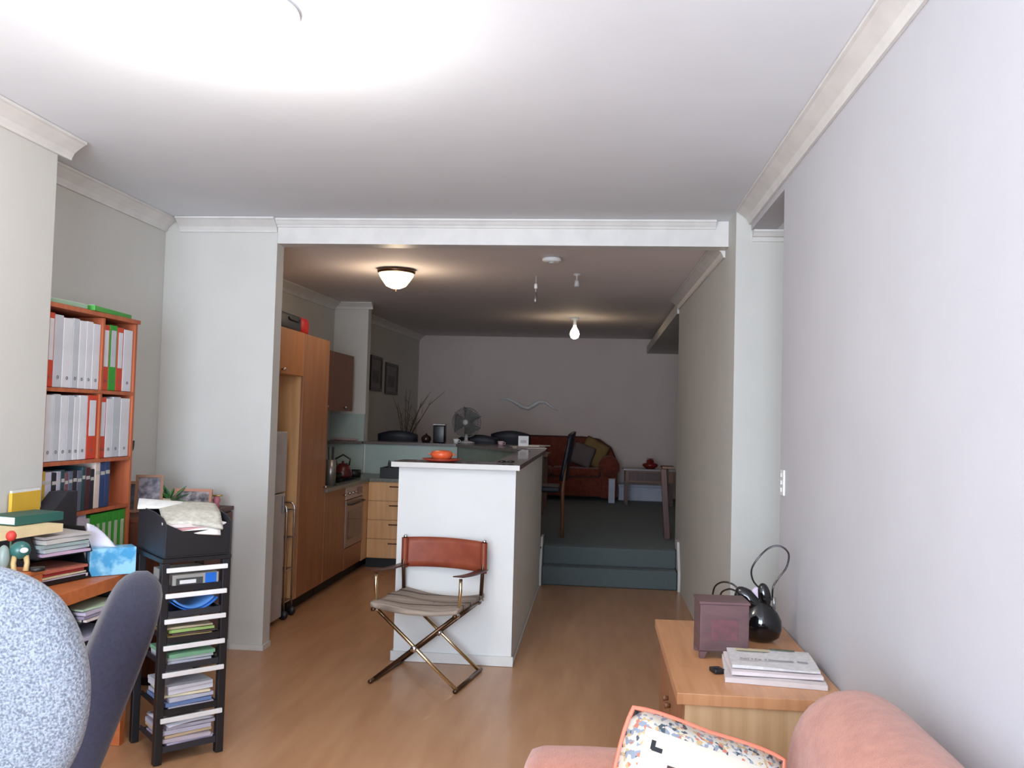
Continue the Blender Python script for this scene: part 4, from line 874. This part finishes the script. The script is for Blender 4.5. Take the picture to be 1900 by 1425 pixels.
MB().box(-0.135, -0.115, 0, 0.135, 0.115, 0.115, bev=0.003).build('box_body', desk_wood, t)
MB().box(-0.14, -0.12, 0.1155, 0.14, 0.12, 0.131, bev=0.003).build('lid', desk_wood, t)

# ------------------------------------------------------------------ black drawer trolley
TL = (-1.806, 3.532); TA = R(45)
t = thing('drawer_trolley', 'tall black plastic trolley of open drawers with white rails', 'trolley', (TL[0], TL[1], 0), TA)
TW, TD, TH = 0.262, 0.32, 0.865
for (x, y) in ((0, 0), (TW, 0), (0, TD), (TW, TD)):
    MB().box(x-0.017, y-0.017, 0.002, x+0.017, y+0.017, TH-0.021, bev=0.004).build('post', black_m, t)
MB().box(-0.02, -0.02, TH-0.02, TW+0.02, TD+0.02, TH, bev=0.004).build('top_board', black_m, t)
RZ = [0.816, 0.708, 0.601, 0.490, 0.377, 0.188]; FLO = [0.715+0.012, 0.608+0.012, 0.497+0.012, 0.384+0.012, 0.195+0.014, 0.055]
for i in range(6):
    z = FLO[i]
    d_ = MB().box(0.018, -0.012, z, TW-0.018, TD-0.01, z+0.006).box(0.018, -0.012, z+0.006, 0.023, TD-0.02, z+0.022).box(TW-0.023, -0.012, z+0.006, TW-0.018, TD-0.02, z+0.022).box(0.018, -0.014, z-0.006, TW-0.018, -0.010, z+0.020).build('drawer', blk2_m if i % 2 else black_m, t)
    MB().box(0.0, -0.034, RZ[i]-0.010, TW, -0.021, RZ[i]+0.010, bev=0.003).build('rail', white_m, t)
def tr(x, y, z): return (TL[0]+x*cos(TA)-y*sin(TA), TL[1]+x*sin(TA)+y*cos(TA), z)
def tp(x, y, z, w, d, layers, label, seed, name='paper_pile', cat='papers', rzz=0): return paper_pile(tr(x, y, z), TA+R(rzz), w, d, layers, label, cat, name, 'papers in the black trolley', 0, seed)
# tier 1: grey box file
t2 = thing('box_file', 'grey box file with white label and blue disc in the top drawer', 'file', tr(0.135, 0.13, FLO[0]+0.007), TA)
MB().box(-0.10, -0.13, 0, 0.10, 0.13, 0.055, bev=0.003).build('box_body', cm('file_grey', (168, 164, 156)), t2)
MB().box(-0.085, -0.1315, 0.008, 0.03, -0.1305, 0.040).build('dark_panel', cm('file_dark', (72, 74, 72)), t2)
MB().box(-0.07, -0.1325, 0.016, 0.0, -0.1316, 0.032).build('label_slot', white_m, t2)
MB().box(0.04, -0.1325, 0.005, 0.088, -0.1306, 0.054).build('blue_patch', cm('file_blue', (28, 110, 208)), t2)
# tier 2: bowed blue folder
t2 = thing('blue_folder', 'bright blue bowed folder in the second drawer', 'folder', tr(0.135, 0.11, FLO[1]+0.008), TA)
MB().grid(lambda u, v: Vector(((u-0.5)*0.20, (v-0.5)*0.22, 0.002+0.045*(2*u-1)**2+0.002)), 14, 3, 0.004).build('cover', cm('folder_blue', (48, 116, 200)), t2, True)
MB().grid(lambda u, v: Vector(((u-0.5)*0.17, (v-0.5)*0.20, 0.016+0.040*(2*u-1)**2)), 14, 3, 0.008).build('sheets', cm('folder_blue2', (90, 146, 214)), t2, True)
tp(0.13, 0.12, FLO[2]+0.008, 0.20, 0.24, [(0.010, (224, 190, 118)), (0.006, (90, 70, 60)), (0.010, (166, 196, 112)), (0.006, (196, 180, 150))], 'yellow and green papers in the third drawer', 31)
tp(0.13, 0.12, FLO[3]+0.008, 0.20, 0.24, [(0.014, (216, 214, 222)), (0.012, (206, 216, 212)), (0.014, (128, 182, 142))], 'green-topped papers in the fourth drawer', 32)
tp(0.13, 0.12, FLO[4]+0.008, 0.20, 0.24, [(0.012, (196, 192, 208)), (0.014, (108, 132, 176)), (0.014, (190, 192, 208)), (0.008, (230, 220, 186)), (0.018, (222, 222, 228)), (0.012, (208, 208, 214))], 'tall white and blue paper pile in the fifth drawer', 33)
tp(0.13, 0.12, FLO[5]+0.008, 0.21, 0.25, [(0.016, (200, 186, 204)), (0.014, (188, 176, 186)), (0.010, (200, 176, 140)), (0.016, (196, 192, 206)), (0.012, (180, 178, 190))], 'thick magazine pile in the bottom drawer', 34)
t2 = thing('plastic_wallet', 'clear white plastic wallet with blue spots atop the bottom drawer pile', 'wallet', tr(0.125, 0.10, FLO[5]+0.103), TA+R(6))
MB().grid(lambda u, v: Vector(((u-0.5)*0.20, (v-0.5)*0.23, 0.006*sin(u*3)+(-0.03 if False else 0))), 10, 6, 0.004).build('sleeve', cm('wallet_white', (226, 228, 236), 0.3), t2, True)
MB().lathe([(0, 0.006), (0.012, 0.007), (0, 0.008)], 12, c=(0.06, -0.09, 0.004)).build('sticker', cm('sticker_blue', (60, 110, 170)), t2)
# bin on top
t = thing('black_crate', 'black open crate heaped with papers on top of the trolley', 'crate', tr(0.13, 0.16, TH+0.003), TA)
w, d, h = 0.142, 0.19, 0.18
MB().box(-w, -d, 0, w, d, 0.006).build('base', black_m, t)
def wallp(poly, a, b_, ax): MB().prism(poly, a, b_, axis=ax).build('side_wall', blk2_m, t)
wallp([(-d, 0.007), (d, 0.007), (d, h+0.01), (-d*0.2, h), (-d*0.75, h*0.92), (-d, h*0.80)], -w, -w+0.005, 'x')
wallp([(-d, 0.007), (d, 0.007), (d, h+0.01), (-d*0.2, h), (-d*0.75, h*0.92), (-d, h*0.80)], w-0.005, w, 'x')
MB().prism([(-w+0.006, 0.007), (w-0.006, 0.007), (w-0.006, h*0.80), (w*0.5, h*0.62), (-w*0.5, h*0.62), (-w+0.006, h*0.80)], -d, -d+0.005, axis='y').build('front_wall', black_m, t)
MB().box(-w+0.006, d-0.005, 0.007, w-0.006, d, h+0.01).build('back_wall', blk2_m, t)
CR = tr(0.13, 0.16, TH+0.010)
paper_pile(CR, TA, 0.27, 0.36, [(0.035, (210, 206, 200)), (0.040, (190, 186, 182)), (0.03, (204, 150, 150)), (0.012, (226, 214, 210))], 'papers filling the black crate', seed=41)
t = thing('newspaper', 'folded newspaper drooping over the front of the black crate', 'newspaper', (CR[0]+0.035, CR[1]-0.02, CR[2]+0.156), TA-R(14))
MB().grid(lambda u, v: Vector(((u-0.5)*0.25, (v-0.45)*0.32, 0.012*sin(u*3.0)-0.045*max(0, 0.35-v)*3*(0.4+u*0.6)+0.03*v)), 12, 12, 0.010).build('pages', cm('news_buff', (204, 200, 186), 0.85, c2=(178, 176, 166), scale=50), t, True)
MB().grid(lambda u, v: Vector(((u-0.5)*0.23, -0.155+v*0.045, -0.052+0.045*v*1.0-0.02*u)), 8, 3, 0.007).build('folded_edge', cm('news_edge', (232, 226, 220)), t, True)
t = thing('paper_roll', 'curled white paper on the back left of the black crate', 'papers', (CR[0]-0.15, CR[1]+0.085, CR[2]+0.178), TA-R(20))
MB().grid(lambda u, v: Vector(((u-0.5)*0.20, (v-0.5)*0.20, 0.035*sin(pi*v)*(1-u*0.5))), 8, 10, 0.004).build('pages', paper_m, t, True)

# ------------------------------------------------------------------ dark sideboard in the alcove with frames
t = thing('sideboard', 'dark brown sideboard in the alcove behind the trolley', 'cabinet', (-2.52, 4.9, 0))
loc(MB().box(-2.79, 4.50, 0.05, -2.28, 5.275, 0.875).build('body', darkwood_m, t), t)
loc(MB().box(-2.795, 4.49, 0.876, -2.26, 5.28, 0.90, bev=0.003).build('top_board', darkwood_m, t), t)
loc(MB().box(-2.78, 4.52, 0.002, -2.30, 5.26, 0.049).build('plinth', kick_m, t), t)
for y0 in (4.51, 4.895): loc(MB().box(-2.279, y0, 0.07, -2.262, y0+0.375, 0.865, bev=0.002).build('door', darkwood_m, t), t)
def photo_frame(loc_, rz, w, h, label, fm, pc, lean=-10, d=0.014):
    t = thing('photo_frame', label, 'frame', loc_); t.rotation_euler = (R(lean), 0, rz)
    f = 0.016
    MB().box(-w/2, 0, 0, w/2, d, f).box(-w/2, 0, h-f, w/2, d, h).box(-w/2, 0, f, -w/2+f, d, h-f).box(w/2-f, 0, f, w/2, d, h-f).build('frame', fm, t)
    MB().box(-w/2+f, 0.005, f, w/2-f, 0.009, h-f).build('photo', pc, t)
    MB().box(-0.02, d, 0.01, 0.02, d+0.003, h*0.7, M=Matrix.Rotation(R(0), 4, 'X')).build('stand', blk2_m, t)
    return t
FZ2 = 0.901
photo_frame((-2.665, 4.72, FZ2), R(20), 0.12, 0.18, 'left photo frame with slim wooden edge on the sideboard', cm('frame_oak', (150, 108, 78)), cm('photo_a', (70, 84, 90), c2=(46, 44, 56), scale=30))
photo_frame((-2.565, 4.79, FZ2), R(24), 0.15, 0.215, 'larger wooden photo frame beside the bookcase', cm('frame_oak', (150, 108, 78)), cm('photo_b', (150, 140, 148), c2=(60, 60, 74), scale=26))
photo_frame((-2.395, 4.98, FZ2), R(6), 0.225, 0.125, 'wide wooden photo frame at the right end of the sideboard', cm('frame_rose', (196, 136, 112)), cm('photo_c', (176, 166, 164), c2=(66, 62, 68), scale=24))
t = thing('leafy_plant', 'small leafy green plant between the photo frames', 'plant', (-2.51, 4.93, FZ2))
MB().lathe([(0, 0), (0.03, 0), (0.04, 0.05), (0.036, 0.05), (0.03, 0.04), (0, 0.04)], 16).build('pot', cm('plant_pot', (96, 80, 66)), t, True)
rs = random.Random(9)
for k in range(26):
    a = rs.uniform(0, 2*pi); e = rs.uniform(0.1, 1.3); Lr = rs.uniform(0.075, 0.125)
    c_ = Vector((cos(a)*cos(e), sin(a)*cos(e), sin(e)))
    p = Vector((0, 0, 0.05)); s_ = Vector((-sin(a), cos(a), 0))
    mb = MB(); mb.grid(lambda u, v: p + c_*(Lr*(0.3+0.9*u)) + s_*((v-0.5)*0.040*sin(pi*min(1, u*0.9+0.1))) + Vector((0, 0, -0.012*u*u)), 4, 2, 0.001)
    mb.build('leaf', cm('leaf_green', (96, 150, 84)) if k % 2 else cm('leaf_dark', (70, 122, 70)), t, True)
t = thing('small_clock', 'tiny cream clock in front of the leafy plant', 'clock', (-2.49, 4.86, FZ2), R(14))
MB().box(-0.022, -0.012, 0, 0.022, 0.012, 0.075, bev=0.004).build('case', cm('cream_case', (214, 196, 156)), t)
MB().lathe([(0, 0), (0.014, 0), (0.014, 0.002), (0, 0.002)], 18, M=Matrix.Translation((0, -0.0125, 0.05)) @ Matrix.Rotation(R(90), 4, 'X')).build('dial', white_m, t)
t = thing('trinket', 'pink and gold trinket at the right edge of the sideboard', 'ornament', (-2.295, 5.10, FZ2))
MB().lathe([(0, 0), (0.022, 0), (0.016, 0.03), (0.026, 0.05), (0.014, 0.07), (0, 0.072)], 16).build('body', cm('pink_trinket', (186, 110, 120)), t, True)
MB().tube([(-0.03, 0, 0.078), (0, 0, 0.074), (0.035, 0, 0.080)], [0.005, 0.007, 0.004], 8).build('top', cm('gold_trinket', (176, 150, 80), 0.3, metal=0.6), t, True)

# ------------------------------------------------------------------ office chairs, near left
def castor_base(t, m_):
    for k in range(5):
        a = k*2*pi/5
        MB().tube([(0.03*cos(a), 0.03*sin(a), 0.10), (0.27*cos(a), 0.27*sin(a), 0.075)], [0.022, 0.014], 8).build('base_arm', m_, t, True)
        MB().lathe([(0, -0.02), (0.026, -0.02), (0.028, 0), (0.026, 0.02), (0, 0.02)], 14, M=Matrix.Translation((0.275*cos(a), 0.275*sin(a), 0.030)) @ Matrix.Rotation(a+R(90), 4, 'Z') @ Matrix.Rotation(R(90), 4, 'X')).build('castor', black_m, t, True)
    MB().tube([(0, 0, 0.08), (0, 0, 0.40)], 0.03, 12).build('gas_column', blk2_m, t, True)
def pad(w, h, d, curve=0.0, pw=2.6, n=16):
    mb = MB()
    def f(u, v, s):
        # disc-like param of a superellipse
        x, y = 2*u-1, 2*v-1
        ex = x*math.sqrt(max(0, 1-y*y*0.5)); ey = y*math.sqrt(max(0, 1-x*x*0.5))
        b = max(0, 1-(abs(x)**pw))*max(0, 1-(abs(y)**pw))
        return Vector((ex*w/2, s*d/2*b**0.4 + curve*(x*x)*0 - curve*(y*y), ey*h/2))
    for s in (-1, 1): mb.grid(lambda u, v: f(u, v, s), n, n)
    bmesh.ops.remove_doubles(mb.b, verts=mb.b.verts, dist=1e-5)
    return mb
FL = mat('grey_fleece', (142, 148, 156), 0.95, c2=(88, 94, 104), scale=210, bump=0.5, lo=0.34, hi=0.64, sheen=0.3, detail=2)
NV = mat('navy_fabric', (46, 46, 66), 0.85, c2=(38, 38, 56), scale=90, bump=0.2, sheen=0.2)
t = thing('office_chair', 'rounded chair back covered in speckled grey fleece, nearest on the left', 'chair', (-1.10, 1.35, 0), R(0))
pad(0.46, 0.54, 0.12).build('backrest', FL, t, True, 1, loc=(-0.105, 0.26, 0.935), rot=(R(8), 0, R(12)))
MB().tube([(-0.055, 0.33, 0.40), (-0.055, 0.36, 0.60), (-0.055, 0.33, 0.85)], 0.025, 10).build('back_post', black_m, t, True)
MB().box(-0.24, -0.26, 0.42, 0.24, 0.20, 0.50, bev=0.03).build('seat', NV, t, True)
MB().box(-0.04, 0.10, 0.38, 0.04, 0.36, 0.415).build('back_bracket', black_m, t)
castor_base(t, black_m)
t = thing('office_chair', 'navy office chair back seen edge-on behind the grey fleece one', 'chair', (-1.465, 2.50, 0), R(28))
o = pad(0.42, 0.76, 0.16, 0.0, 6).build('backrest', NV, t, True, 1)
o.location = (0.0, 0, 0.655); o.rotation_euler = (Matrix.Rotation(R(19), 3, 'Y') @ Matrix.Rotation(R(90), 3, 'Z')).to_euler()
MB().box(-0.46, -0.22, 0.42, -0.11, 0.22, 0.50, bev=0.03).build('seat', NV, t, True)
MB().box(-0.22, -0.03, 0.37, -0.04, 0.03, 0.41).build('back_bracket', black_m, t)
base = bpy.data.objects.new('chair_base', None); base.parent = t; COL.objects.link(base); base.location = (-0.24, 0, 0)
castor_base(base, black_m)
